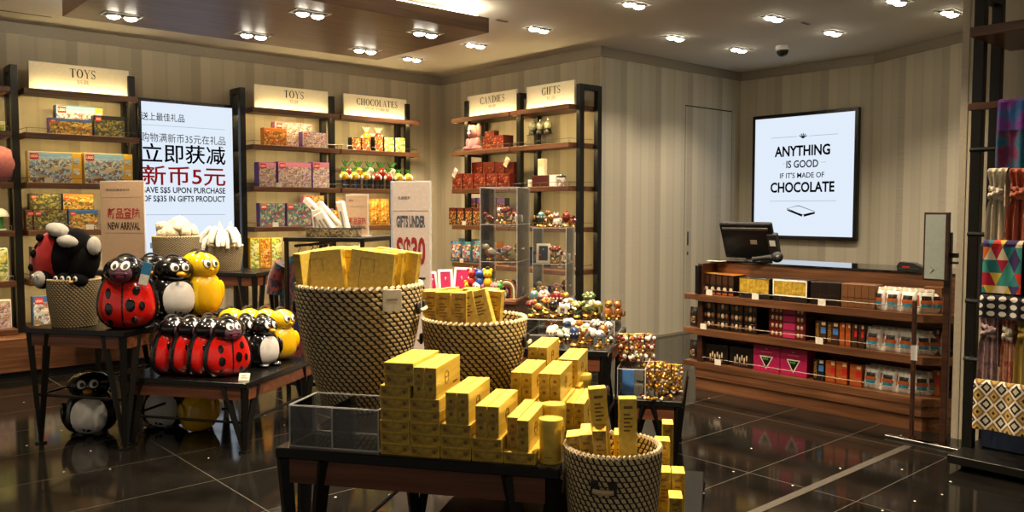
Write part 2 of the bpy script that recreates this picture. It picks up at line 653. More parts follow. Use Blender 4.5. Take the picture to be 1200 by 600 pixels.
def serif_glyph(ch):
    T, h, sv = 0.19, 0.055, 0.05
    foot = lambda x: _r(x - 0.13, 0, x + 0.13 + 0.0, h)
    cap = lambda x: _r(x - 0.13, 1 - h, x + 0.13, 1)
    stem = lambda x: _r(x - T / 2, 0, x + T / 2, 1)
    if ch == 'T': return .8, [stem(.4), foot(.4), _r(.02, 1 - h, .78, 1), _r(.02, .74, .06, 1), _r(.74, .74, .78, 1)]
    if ch == 'I': return .34, [stem(.17), foot(.17), cap(.17)]
    if ch == 'O': return .9, _ring(.45, .5, .43, .51, 0, 2 * pi, T, h, 32)
    if ch == 'C': return .82, _ring(.45, .5, .43, .51, radians(40), radians(320), T, h, 28) + [_r(.74, .68, .78, .98), _r(.74, .02, .78, .26)]
    if ch == 'G': return .9, _ring(.45, .5, .43, .51, radians(40), radians(325), T, h, 28) + [_r(.74, .68, .78, .98), _r(.68, .04, .8, .44), _r(.58, .42, .9, .45)]
    if ch == 'S': return .62, _ring(.31, .74, .25, .27, radians(20), radians(270), .1, h, 18) + _ring(.31, .27, .27, .28, radians(-160), radians(90), .1, h, 18) + [[(.1, .6), (.2, .62), (.54, .36), (.44, .32)], _r(.51, .74, .55, .98), _r(.05, .02, .09, .28)]
    if ch == 'H': return .92, [stem(.19), stem(.73), foot(.19), foot(.73), cap(.19), cap(.73), _r(.19, .5, .73, .535)]
    if ch == 'L': return .72, [stem(.2), foot(.2), cap(.2), _r(.2, 0, .68, h), _r(.64, 0, .68, .3)]
    if ch == 'E': return .74, [stem(.2), foot(.2), cap(.2), _r(.2, 0, .7, h), _r(.66, 0, .7, .28), _r(.2, 1 - h, .66, 1), _r(.62, .76, .66, 1), _r(.2, .5, .52, .53), _r(.49, .4, .52, .64)]
    if ch == 'F': return .7, [stem(.2), foot(.2), cap(.2), _r(.2, 1 - h, .66, 1), _r(.62, .76, .66, 1), _r(.2, .5, .52, .53), _r(.49, .4, .52, .64)]
    if ch == 'D': return .88, [stem(.2), foot(.2), cap(.2)] + _ring(.36, .5, .46, .5, -pi / 2, pi / 2, T, h, 18) + [_r(.2, 0, .37, h), _r(.2, 1 - h, .37, 1)]
    if ch == 'N': return .9, [_r(.16, 0, .2, 1), _r(.7, 0, .74, 1), [(.13, 1), (.28, 1), (.74, 0), (.62, 0)], foot(.18), _r(.58, 1 - h, .86, 1)]
    if ch == 'A': return .86, [[(.1, 0), (.14, 0), (.45, 1), (.4, 1)], [(.36, 1), (.46, 1), (.8, 0), (.62, 0)], _r(.2, .3, .64, .335), foot(.12), foot(.7)]
    if ch == 'Y': return .86, [[(.06, 1), (.22, 1), (.5, .48), (.38, .44)], [(.76, 1), (.8, 1), (.47, .46), (.42, .46)], _r(.36, 0, .5, .5), foot(.43), _r(0, 1 - h, .28, 1), _r(.64, 1 - h, .9, 1)]
    return .4, []

def serif_text(b, s, cx, z0, hgt, y, m, width=None):
    gl = [serif_glyph(c) for c in s]
    tot = sum(g[0] + .08 for g in gl) - .08
    kz = hgt
    kx = (width / tot) if width else hgt
    x = cx - tot * kx / 2
    for w, polys in gl:
        for p in polys:
            b.add([(x + q[0] * kx, y, z0 + q[1] * kz) for q in p], [(0, 1, 2, 3)], m)
        x += (w + .08) * kx
# ---------------------------------------------------------------- the room
LEFT_B, GIFT_A, DOOR_B, TILL_A, CEIL = 9.32, 6.96, 6.36, 9.685, 3.35
BAND = 3.24
b = B(); b.box(-6, -4, -0.1, 12, 10, 0, 'floor_tiles'); struct('floor', b, label='polished black tiled shop floor')
b = B(); b.box(-6, -4, CEIL, 12, 10, CEIL + .1, 'ceiling_paint'); struct('ceiling', b, label='cream painted ceiling')

def wall_run(name, fr, x0, x1, y, yb=None, label=None):
    """wall face at y, seen from -y"""
    yb = yb or y + .12
    b = B(); b.box(x0, y, 0, x1, yb, BAND, 'wallpaper', faces={'left': 'pillar_skin'})
    b.box(x0, y, BAND, x1, yb, CEIL, 'wallpaper')
    return struct(name, b, fr, label=label)

def band_run(name, fr, x0, x1, y):
    b = B(); b.box(x0, y - .012, BAND, x1, y + .02, CEIL, 'wall_trim')
    return struct(name, b, fr, label='glossy grey trim along the top of the wall', cat='trim')

wall_run('wall_left', 'W', -4, GIFT_A + .12, LEFT_B, label='striped beige wall behind the toy shelves')
band_run('trim_1', 'W', -4, GIFT_A, LEFT_B)
wall_run('wall_back', 'S', -LEFT_B, -DOOR_B, GIFT_A, label='striped beige wall behind the candy and gift shelves')
band_run('trim_2', 'S', -LEFT_B, -DOOR_B + .012, GIFT_A)
wall_run('wall_door', 'W', GIFT_A, TILL_A + .12, DOOR_B, label='striped pale wall with the concealed door')
band_run('trim_3', 'W', GIFT_A - .012, TILL_A, DOOR_B)
wall_run('wall_till', 'S', -DOOR_B, -4.564, TILL_A, label='striped beige wall behind the till')
band_run('trim_4', 'S', -DOOR_B, -4.564, TILL_A)
# angled wall right of the lit poster
kx, ky = world_xy('W', TILL_A, 4.564)
o = B(); o.box(0, 0, 0, 4.2, .12, BAND, 'wallpaper'); o.box(0, 0, BAND, 4.2, .12, CEIL, 'wallpaper')
o = link('wall_right', o.mesh('wall_right')); o['kind'] = 'structure'; o['label'] = 'striped beige angled wall right of the lit poster'; o['category'] = 'wall'
o.location = (kx, ky, 0); o.rotation_euler = (0, 0, atan2(-.962, .272))
o = B(); o.box(0, -.012, BAND, 4.2, .02, CEIL, 'wall_trim')
o = link('trim_5', o.mesh('trim_5')); o['kind'] = 'structure'; o['label'] = 'glossy grey trim on the angled wall'; o['category'] = 'trim'
o.location = (kx, ky, 0); o.rotation_euler = (0, 0, atan2(-.962, .272))
# wall end behind the scarf rack
b = B(); b.box(-2.20, 5.95, 0, 3.0, 6.3, CEIL, 'wallpaper', faces={'left': 'pillar_skin'})
struct('wall_rack', b, 'S', label='beige wall with a free end behind the scarf rack')
b = B(); b.box(-2.215, 5.945, 0, -2.17, 6.31, CEIL, 'pillar_skin'); struct('trim_6', b, 'S', label='pale strip for the edge highlight on the end of the beige wall', cat='trim')  # plain pale strip painted in for the highlight along the wall edge
# skirting
b = B(); b.box(GIFT_A, DOOR_B - .012, 0, TILL_A, DOOR_B + .01, .03, 'wall_trim'); struct('baseboard_door', b, 'W', label='low grey skirting of the pale wall', cat='baseboard')
# concealed door: fine joints and a recessed pull
b = B(); z = 2.82
b.box(8.495, DOOR_B - .004, 0, 8.505, DOOR_B + .01, z, 'ink_grey'); b.box(8.495, DOOR_B - .004, z, 9.5, DOOR_B + .01, z + .012, 'ink')
b.box(9.495, DOOR_B - .004, 0, 9.503, DOOR_B + .01, z, 'ink_grey')
d = struct('door_1', b, 'W', label='concealed wallpapered door in the pale wall', cat='door')
b = B(); b.box(8.56, DOOR_B - .012, 1.1, 8.585, DOOR_B + .01, 1.27, 'steel', .004); struct('door_handle', b, parent=d)
b = B(); b.box(8.56, DOOR_B - .012, .98, 8.58, DOOR_B + .01, 1.02, 'steel', .004); struct('door_lock', b, parent=d)
# metal inlay in the floor
b = B(); b.box(-2, 2.295, 0, 5.53, 2.345, .002, 'floor_metal'); struct('trim_7', b, 'W', label='grey metal strip set into the floor', cat='trim')

# hanging veneered raft with a lit cove above it
RAFT_Z = 3.12
b = B(); b.box(1.85, 5.79, RAFT_Z, 4.86, 7.62, RAFT_Z + .13, 'ceiling_veneer', .002)
raft = struct('ceiling_panel', b, 'W', label='dark wood veneered ceiling raft with a lit cove', cat='ceiling panel')
for x0, y0, x1, y1 in ((1.95, 5.83, 4.76, 5.87), (1.95, 7.53, 2.6, 7.57), (2.62, 7.53, 4.76, 7.57), (1.9, 5.87, 1.94, 7.53), (4.77, 5.87, 4.81, 7.53)):
    b = B(); b.box(x0, y0, RAFT_Z + .131, x1, y1, RAFT_Z + .146, 'cove_bright' if x1 < 2 or x1 - x0 < .8 and y0 > 7 else 'cove_glow'); struct('cove_light', b, parent=raft)
b = B(); b.box(-1, 7.66, CEIL - .012, 1.84, 8.76, CEIL, 'plaster_white'); b.box(1.84, 7.66, CEIL - .012, 2.05, 8.76, CEIL, 'plaster_white'); struct('ceiling_field', b, 'W', label='white plaster ceiling field left of the wood raft', cat='ceiling')
# air slot and small ceiling fittings
b = B(); b.box(-1, 8.79, CEIL - .004, 2.05, 8.84, CEIL + .01, 'black_soft'); struct('ceiling_slot', b, label='black linear air slot in the ceiling', cat='ceiling slot')
for i, (px, py, l) in enumerate(((944, 27, 'small dark slot in the ceiling beside the dome camera'), (588, 24, 'small dark slot in the ceiling beside the wood raft'), (22, 7, 'small dark slot in the ceiling left of the wood raft'))):
    x, y = on_z('W', px, py, CEIL)
    b = B(); b.box(-.07, -.014, -.006, .07, .014, .004, 'ink_grey'); b.box(-.062, -.008, -.008, .062, .008, .0, 'black_soft')
    solo('ceiling_sensor', b, l, 'ceiling sensor', 'W', (x, y, CEIL - .002), 0)
# dome camera
x, y = on_z('W', 917, 57, CEIL - .03)
t = thing('dome_camera', 'black dome security camera on the ceiling near the till', 'camera', 'W', (x, y, CEIL))
b = B(); b.cyl((0, 0, -.05), .075, .05, 'white_gloss', 24, bev=.004); part('base', b, t)
b = B(); b.lathe([(.002, -.12), (.03, -.113), (.052, -.095), (.063, -.07), (.064, -.05)], 'black_lacquer', 24); part('dome', b, t)

# recessed double downlights
def downlight(x, y, z, label, group, power=1.0, col=None):
    t = thing('downlight', label, 'downlight', 'W', (x, y, z), 0, group)
    b = B()
    b.box(-.15, -.085, -.006, .15, -.07, .0, 'white_card'); b.box(-.15, .07, -.006, .15, .085, .0, 'white_card')
    b.box(-.15, -.07, -.006, -.135, .07, .0, 'white_card'); b.box(.135, -.07, -.006, .15, .07, .0, 'white_card')
    b.box(-.135, -.07, -.003, .135, .07, -.001, 'black_soft')
    part('trim', b, t)
    for s in (-.066, .066):
        b = B(); b.lathe([(.058, -.003), (.056, -.016), (.05, -.02)], 'chrome', 20, (s, 0, 0)); b.disc((s, 0, -.018), .051, 'lamp_glow', 20, False)
        b.ell((s, 0, -.018), (.05, .05, .022), 'lamp_glow', 16, 6)
        part('lamp', b, t)
    l = bpy.data.lights.new('downlight_beam', 'SPOT')
    l.energy = SPOT_W * power; l.color = col or SPOT_COL; l.spot_size = radians(112); l.spot_blend = .75; l.shadow_soft_size = .06
    lo = link('downlight_beam', l, t); lo.location = (0, 0, -.05)
    return t

for i, (x, y, l) in enumerate(((2.2, 7.25, 'above the toys header next to the lit screen'), (3.32, 7.25, 'in the middle of the rear row'), (4.45, 7.2, 'in the rear row near the raft edge'), (3.3, 6.16, 'in the middle of the front row'), (4.43, 6.16, 'in the front row near the lit cove'))):
    downlight(x, y, RAFT_Z, 'recessed double downlight in the wood raft, ' + l, 'downlights in the wood raft')
for i, (x, y, l) in enumerate(((5.81, 8.35, 'nearest the candies corner'), (5.85, 7.2, 'beside the raft corner facing the gifts header'), (5.81, 6.15, 'in front of the gift shelf end post'), (5.74, 4.86, 'at the top edge above the display tables'), (7.16, 5.5, 'in front of the concealed door'), (7.12, 4.33, 'between the dome camera and the top edge'), (8.22, 5.43, 'nearest the door corner'), (8.15, 4.28, 'nearest the dome camera'), (8.14, 3.15, 'beside the angled wall end'), (7.34, 3.28, 'cut by the top edge above the till'))):
    downlight(x, y, CEIL, 'recessed double downlight in the cream ceiling, ' + l, 'downlights in the cream ceiling', 1.0 if i == 0 else .7 if i < 4 else .42, None if i < 4 else (1.0, .86, .68))
# the same grid goes on overhead, above the frame
for x, y in ((2.2, 6.1), (4.4, 4.86), (3.2, 4.86), (2.0, 4.86), (5.0, 3.0), (4.4, 3.7), (3.2, 3.4),  (.9, 4.3), (.9, 6.0)):
    downlight(x, y, CEIL, 'recessed double downlight in the ceiling over the display tables', 'downlights above the display tables', .45 if y > 4 and x < 2.5 else 1.3 if x > 4.9 else .9)
for x, y, l in ((2.1, 2.85, 'behind'), (2.6, 2.0, 'right of')):
    downlight(x, y, CEIL, 'recessed double downlight in the ceiling %s the gold cartons' % l, 'downlights above the display tables', 1.7)
# open shop front behind the photographer: soft mall light comes in from there
# ---------------------------------------------------------------- wall shelving
SHELF_Z = (.43, .88, 1.35, 1.80, 2.27, 2.68)

def shelf_unit(label, fr, yf, yb, frames, bays, base, group, tags=()):
    """yf front of boards, yb wall; frames: x of the black loops; bays: (x0, x1) of the boards"""
    t = thing('shelf_unit', label, 'shelf unit', fr, (0, 0, 0), 0, group)
    py, ry = yf + .15, yb - .07
    for x in frames:
        b = B()
        b.box(x - .032, py - .032, 0, x + .032, py + .032, 2.9, 'black_metal', .003)
        b.box(x - .032, ry - .032, 0, x + .032, ry + .032, 2.9, 'black_metal', .003)
        b.box(x - .032, py + .032, 2.84, x + .032, ry - .032, 2.9, 'black_metal')
        part('frame', b, t)
    for x0, x1 in bays:
        for i, z in enumerate(SHELF_Z):
            b = B(); b.box(x0, yf, z - .055, x1, yf + .022, z, 'walnut', .003); b.box(x0, yf + .022, z - .03, x1, yb - .01, z - .001, 'walnut'); b.box(x0, yf + .022, z - .055, x0 + .02, yb - .01, z - .03, 'walnut'); b.box(x1 - .02, yf + .022, z - .055, x1, yb - .01, z - .03, 'walnut'); part('shelf', b, t)
            if i:
                b = B(); b.box(x0 + .03, yf + .03, z - .038, x1 - .03, yf + .05, z - .03, 'led_glow' if i == 5 else 'led_soft'); part('led_strip', b, t)
            if 0 < i < 5:
                b = B()
                b.tube([(x0 + .02, yb - .1, z + .045), (x0 + .02, yf + .03, z + .045), (x1 - .02, yf + .03, z + .045), (x1 - .02, yb - .1, z + .045)], .0028, 'rail_metal', 6)
                k = 3
                for q in range(k):
                    xx = x0 + .02 + (x1 - x0 - .04) * q / (k - 1)
                    b.tube([(xx, yf + .03, z), (xx, yf + .03, z + .045)], .0025, 'rail_metal', 6)
                part('rail', b, t)
    for bx0, bx1, by in base:
        b = B(); b.box(bx0, by, .07, bx1, yb - .01, .375, 'walnut', .003); b.box(bx0 + .02, by + .05, 0, bx1 - .02, yb - .02, .07, 'black_soft'); part('base_cabinet', b, t)
    for x, z in tags:
        b = B(); b.box(x - .035, yf + .018, z - .005, x + .035, yf + .024, z + .05, 'white_card'); part('price_tag', b, t)
    return t

UW = dict(fr='W', yf=8.88, yb=9.31)
US = dict(fr='S', yf=6.45, yb=6.95)
emit('led_soft', '#fbdf98', LED * .6)

unitA = shelf_unit('walnut toy shelving bay with black frames left of the lit promotion screen', frames=(.35, 1.755, 2.805), bays=((.38, 1.70), (1.81, 2.83)), base=((.3, 2.9, 8.62),), group='wall shelf units', tags=((2.0, 1.8), (2.35, 1.35), (2.2, .43)), **UW)
unitB = shelf_unit('walnut shelving with toys and chocolates headers right of the lit screen', frames=(3.98, 5.10, 6.19), bays=((4.04, 5.13), (5.15, 6.29)), base=((3.95, 6.25, 8.62),), group='wall shelf units', tags=((4.35, 1.8), (4.3, 1.35)), **UW)
unitC = shelf_unit('walnut shelving with candies and gifts headers on the back wall', frames=(-8.28, -7.30, -6.33), bays=((-8.42, -7.33), (-7.31, -6.36)), base=((-8.4, -6.36, 6.43),), group='wall shelf units', tags=((-8.2, 1.35), (-8.25, .88)), **US)

def header(label, fr, x0, x1, yf, word, zh, zw, ww, hh):
    t = thing('header_sign', label, 'sign', fr, (0, 0, 0), 0, 'lit header signs on the top shelves')
    b = B(); b.box(x0, yf + .15, 2.68, x1, yf + .175, 2.955, 'sign_cream', .002)
    part('panel', b, t)
    b = B(); serif_text(b, word, (x0 + x1) / 2 + .02, 2.835, hh, yf + .148, 'ink', ww); part('lettering', b, t)
    b = B(); put_text(b, zh, (x0 + x1) / 2 + .02 - zw / 2, (x0 + x1) / 2 + .02 + zw / 2, 2.77, 2.815, yf + .148, 'ink_grey'); part('small_lettering', b, t)
    b = B(); b.box(x0 + .02, yf + .088, 2.6795, x1 - .02, yf + .108, 2.683, 'led_header'); part('light_strip', b, t)
    return t
emit('led_header', '#ffe3a6', 44.0)
header('lit cream toys header on the shelf left of the screen', 'W', 1.885, 2.79, 8.88, 'TOYS', '玩具', .11, .235, .085)
header('lit cream toys header on the shelf right of the screen', 'W', 4.13, 5.06, 8.88, 'TOYS', '玩具', .11, .25, .085)
header('lit cream chocolates header on the shelf by the corner', 'W', 5.27, 6.19, 8.88, 'CHOCOLATES', '巧克力糖果', .36, .60, .08)
header('lit cream candies header on the back wall shelf', 'S', -8.29, -7.36, 6.45, 'CANDIES', '糖果', .14, .46, .085)
header('lit cream gifts header on the back wall shelf', 'S', -7.19, -6.42, 6.45, 'GIFTS', '礼品', .14, .30, .085)

# ---------------------------------------------------------------- lit screens
def put_line(b, s, x0, x1, z0, z1, y, m, bold=0.0):
    put_text(b, s, x0, x1, z0, z1, y, m, bold)

y = 9.22
t = thing('display_screen', 'tall lit screen with Chinese gift promotion between the toy shelves', 'screen', 'W', (0, 0, 0))
b = B(); b.box(2.93, y, .75, 4.03, y + .09, 2.72, 'black_lacquer', .004); part('frame', b, t)
X0, X1 = 2.965, 3.995
b = B(); b.box(X0, y - .003, .79, X1, y + .002, 2.685, 'screen_blue'); part('picture', b, t)
def sx(px, py):  # place on the screen from where the line stands
    return on_y('W', px, py, y - .005)
def line(b, s, l, r, m, bold=0.0):
    """l, r: (px, top, bottom) of both ends"""
    x0, zt = sx(l[0], l[1]); _, zb = sx(l[0], l[2]); x1, zt1 = sx(r[0], r[1]); _, zb1 = sx(r[0], r[2])
    put_text(b, s, x0, x1, (zb + zb1) / 2, (zt + zt1) / 2, y - .005, m, bold)
b = B(); line(b, '送上最佳礼品', (165, 131, 141), (216, 134, 143), 'screen_ink', .004); part('lettering', b, t)
b = B(); line(b, '购物满新币35元在礼品', (165, 155, 166), (264, 160, 170), 'screen_ink', .0); part('lettering', b, t)
b = B(); line(b, '立即获减', (166, 168, 191), (264, 171, 193), 'screen_ink', .012); part('lettering', b, t)
b = B(); line(b, 'SAVE S$5 UPON PURCHASE', (167, 219, 227), (264, 220, 228), 'screen_ink', .02); part('lettering', b, t)
b = B(); line(b, 'OF S$35 IN GIFTS PRODUCT', (167, 229, 237), (264, 230, 238), 'screen_ink', .02); part('lettering', b, t)
b = B(); line(b, '新币5元', (166, 194, 217), (264, 195, 218), 'screen_red', .012); part('red_lettering', b, t)
b = B()
for px, py in ((170, 251),):
    x0, z0 = sx(170, 252); x1, _ = sx(264, 253)
    b.box(x0, y - .005, z0, x1, y - .003, z0 + .004, 'screen_grey')
    x0, z0 = sx(166, 146)
    b.box(x0, y - .005, z0, x0 + .9, y - .003, z0 + .003, 'screen_grey')
r = random.Random(3)
for k in range(16):   # faint skyline doodle low on the screen
    xx = 3.02 + k * .06; hh = r.uniform(.03, .16)
    b.box(xx, y - .005, 1.13, xx + r.uniform(.01, .03), y - .003, 1.13 + hh, 'screen_grey')
part('skyline_drawing', b, t)

y2 = TILL_A - .06
t = thing('poster_screen', 'lit poster about chocolate on the wall behind the till', 'screen', 'S', (0, 0, 0))
b = B(); b.box(-6.13, y2, 1.17, -4.71, y2 + .06, 2.75, 'black_lacquer', .004); part('frame', b, t)
b = B(); b.box(-6.085, y2 - .003, 1.215, -4.755, y2 + .002, 2.705, 'screen_blue'); part('picture', b, t)
def line2(b, s, l, r, m, bold=0.0):
    x0, zt = on_y('S', l[0], l[1], y2 - .005); _, zb = on_y('S', l[0], l[2], y2 - .005)
    x1, zt1 = on_y('S', r[0], r[1], y2 - .005); _, zb1 = on_y('S', r[0], r[2], y2 - .005)
    put_text(b, s, x0, x1, (zb + zb1) / 2, (zt + zt1) / 2, y2 - .005, m, bold)
b = B(); line2(b, 'ANYTHING', (908, 171.5, 184), (973, 168.5, 181.5), 'screen_ink', .03); part('lettering', b, t)
b = B(); line2(b, 'IS GOOD', (921.5, 188, 197), (959, 187, 196), 'screen_ink', .02); part('lettering', b, t)
b = B(); line2(b, "IF IT'S MADE OF", (914, 203, 209), (966, 201, 208), 'screen_ink', .012); part('lettering', b, t)
b = B(); line2(b, 'CHOCOLATE', (903, 214, 226), (978, 212, 225), 'screen_ink', .03); part('lettering', b, t)
b = B()
for pl, pr in (((904, 162), (934, 160)), ((948, 159), (982, 157)), ((902, 236), (980, 235)), ((917, 192), (920, 192)), ((962, 190), (968, 190))):
    xa, za = on_y('S', *pl, y2 - .005); xb, zb = on_y('S', *pr, y2 - .005)
    b = B(); b.box(xa, y2 - .005, (za + zb) / 2 - .002, xb, y2 - .003, (za + zb) / 2 + .002, 'screen_grey'); part('rule', b, t)
b = B()
cx, cz = on_y('S', 941, 159, y2 - .005)
for k in range(5):   # little sprig
    a = .5 + k * .5
    b.tube([(cx, y2 - .006, cz - .03), (cx + .06 * cos(a), y2 - .006, cz - .03 + .06 * sin(a))], .006, 'screen_ink', 4)
part('sprig_drawing', b, t)
b = B()
P = lambda px, py: (lambda q: (q[0], y2 - .006, q[1]))(on_y('S', px, py, y2 - .005))
for pts in ((P(922, 244), P(936, 241), P(955, 248), P(940, 252)), ):
    b.tube(list(pts), .004, 'screen_ink', 4, True)
b.add([P(922, 245), P(940, 251), P(940, 254), P(923, 247)], [(3, 2, 1, 0)], 'screen_ink')
b.add([P(942, 251), P(955, 248.5), P(955, 250.5), P(942, 254)], [(3, 2, 1, 0)], 'screen_ink')
part('bar_drawing', b, t)

# ---------------------------------------------------------------- nesting display tables
def nest_table(label, x0, x1, y0, y1, z, group='black nesting display tables'):
    t = thing('display_table', label, 'table', 'T', (x0, y0, 0), 0, group)
    w, d = x1 - x0, y1 - y0
    b = B(); b.box(0, 0, z - .035, w, d, z, 'black_lacquer', .004); part('tabletop', b, t)
    b = B()
    b.box(.045, .012, z - .115, w - .045, .03, z - .035, 'walnut_table'); b.box(.045, d - .03, z - .115, w - .045, d - .012, z - .035, 'walnut_table')
    b.box(.012, .045, z - .115, .03, d - .045, z - .035, 'walnut_table'); b.box(w - .03, .045, z - .115, w - .012, d - .045, z - .035, 'walnut_table')
    part('apron', b, t)
    for sx_, sy_ in ((0, 0), (1, 0), (0, 1), (1, 1)):
        X = lambda u: u if not sx_ else w - u
        Y = lambda u: u if not sy_ else d - u
        b = B()
        zt = z - .035
        foot = (X(.055), Y(.055), 0)
        for p in ((X(.022), Y(.022), zt), (X(.165), Y(.022), zt), (X(.022), Y(.165), zt)):
            b.tube([foot, p], [.017, .029], 'black_metal', 4)
        b.box(min(X(.03), X(.08)), min(Y(.03), Y(.08)), 0, max(X(.03), X(.08)), max(Y(.03), Y(.08)), .012, 'black_metal')
        part('leg', b, t)
    zz = z * .42
    for p, q in (((.05, .05, zz), (w - .05, .05, zz)), ((.05, .05, zz), (.05, d - .05, zz)), ((w - .05, .05, zz), (w - .05, d - .05, zz))):
        b = B(); b.tube([p, q], .009, 'black_metal', 8); part('stretcher', b, t)
    return t

T1 = nest_table('tall black and walnut display table under the gold cartons and rush baskets', -1.385, -.445, 2.422, 3.64, .775)
T1b = nest_table('low black nesting table half under the front table, carrying the small rush basket', -.96, -.035, 2.56, 3.515, .46)
T4 = nest_table('tall black display table crowded with small figurines behind the gold cartons', -1.48, -.565, 4.52, 5.50, .775)
T5 = nest_table('low black nesting table with acrylic box and golden charms', -.555, -.172, 4.77, 5.735, .46)
T2 = nest_table('tall black display table with the big ladybird and penguin bags', -4.385, -3.63, 4.52, 5.78, .775)
T3 = nest_table('low black nesting table with the rows of ladybird bags', -3.78, -2.845, 4.64, 5.58, .46)
def plinth(label, x0, x1, y0, y1, z):
    t = thing('display_plinth', label, 'plinth', 'T', (x0, y0, 0), 0, 'walnut display plinths')
    w, d = x1 - x0, y1 - y0
    b = B(); b.box(.02, .02, .05, w - .02, d - .02, z - .035, 'walnut', .003); part('body', b, t)
    b = B(); b.box(.05, .05, 0, w - .05, d - .05, .05, 'black_soft'); part('base', b, t)
    b = B(); b.box(0, 0, z - .035, w, d, z, 'walnut_table', .004); part('top', b, t)
    return t
T6 = plinth('tall walnut plinth under the clear three tier tower', -2.55, -1.63, 6.83, 7.95, .775)
T6b = plinth('low walnut plinth under the rear clear tower', -1.615, -1.15, 6.98, 7.60, .46)
T7 = nest_table('high black display table with bunny baskets under the lit screen', -5.56, -3.845, 6.45, 6.98, 1.0)
# ---------------------------------------------------------------- packaged goods on the wall shelves
pic('art_beach', ['#7fb0d6', '#a9cde6', '#d8d2b4', '#5d86b0', '#e4dcc0', '#7b2f22', '#39424e', '#c7bd9a', '#8a3a24', '#2f4f86'], 30, zb=[(0, '#6b3a22'), (.14, '#b59f74'), (.3, '#cbbd98'), (.5, '#d9cfb2'), (.66, '#9cc0dc'), (.8, '#6f9fca')])
pic('art_house', ['#9db7cc', '#c7d3d8', '#6f7f95', '#d9d3bd', '#b04a34', '#4a5a74', '#e6e1d2', '#3a2f2a'], 30, zb=[(0, '#8a7a5c'), (.2, '#c9c2b0'), (.4, '#e0dccf'), (.6, '#a9c4da'), (.75, '#7fa8cc')])
pic('art_night', ['#15202a', '#2a3a30', '#56602e', '#8f8336', '#1c1a1e', '#3b2a20', '#6f7a6a', '#b09a4a'], 34)
pic('art_desert', ['#c99a3a', '#d8b456', '#7a6a34', '#3f4a36', '#e2c878', '#a8572c'], 28)
pic('art_pink', ['#d4b0ba', '#b57f9a', '#8d6fa0', '#d9cbbb', '#5a4050', '#c0965e', '#7b4a4a', '#a9b0a0'], 34)
pic('art_fairy', ['#3d6a72', '#5a8c86', '#2d3f58', '#86a08a', '#6b4f86', '#a84a4e', '#c9b57f'], 26)
pic('art_orange', ['#c8772a', '#dd9a3c', '#8a4a1e', '#e7b85c', '#5c6a38', '#b23f22'], 30)
pic('art_choc', ['#3a1d10', '#6b3216', '#b8341f', '#d9a63a', '#25130c', '#e3d3b0', '#7d2416'], 40)
pic('art_red', ['#5e1410', '#7a1c14', '#48100c', '#8c2a1a', '#b0703a', '#3a0c0a'], 34)
pic('art_dark', ['#1b1416', '#241a1c', '#3a1a16', '#8a2a1c', '#d8a93a', '#14101a', '#c9b48a'], 40)
pic('art_blue', ['#1f66a8', '#2f8bc4', '#e8c22a', '#d8432a', '#153f7c', '#6fc0de', '#f0e6c8'], 26)
pic('art_yellow', ['#d6a41e', '#e8c23a', '#b0441c', '#f0dc8a', '#8a5a14', '#c9801e'], 34)
pic('art_green', ['#5f8a2e', '#8fb04a', '#d8c84a', '#e4e0c0', '#3f6a2a', '#c9d4d0'], 26)
for n_, c_ in (('lego_red', '#c8201c'), ('box_yellow', '#d9a92c'), ('box_blue', '#3d5f96'), ('box_purple', '#5e3a86'), ('box_pink', '#c77d9e'), ('box_navy', '#1a2338'), ('box_dark', '#191513'), ('box_red', '#5a120e'), ('box_brown', '#43190f'), ('box_cream', '#d9cdb0'), ('box_orange', '#c4782a'), ('box_teal', '#2a7f96'), ('box_white', '#e2ddd0'), ('box_magenta', '#b01e50')):
    plain(n_, c_, 0.35, var=0.03)
plain('leaf_green', '#2f6a2a', 0.5); plain('candy_yellow', '#e2b51c', 0.3); plain('candy_red', '#b3241c', 0.3); plain('candy_white', '#e8e4d8', 0.35); plain('candy_green', '#3f8a34', 0.35); plain('candy_blue', '#2a4f9a', 0.35); plain('candy_orange', '#d06a1e', 0.35)
plain('plush_pink', '#c9787c', 0.9, sheen=.4); plain('plush_rose', '#b97a78', 0.9, sheen=.4, bstr=.5, vs=90)

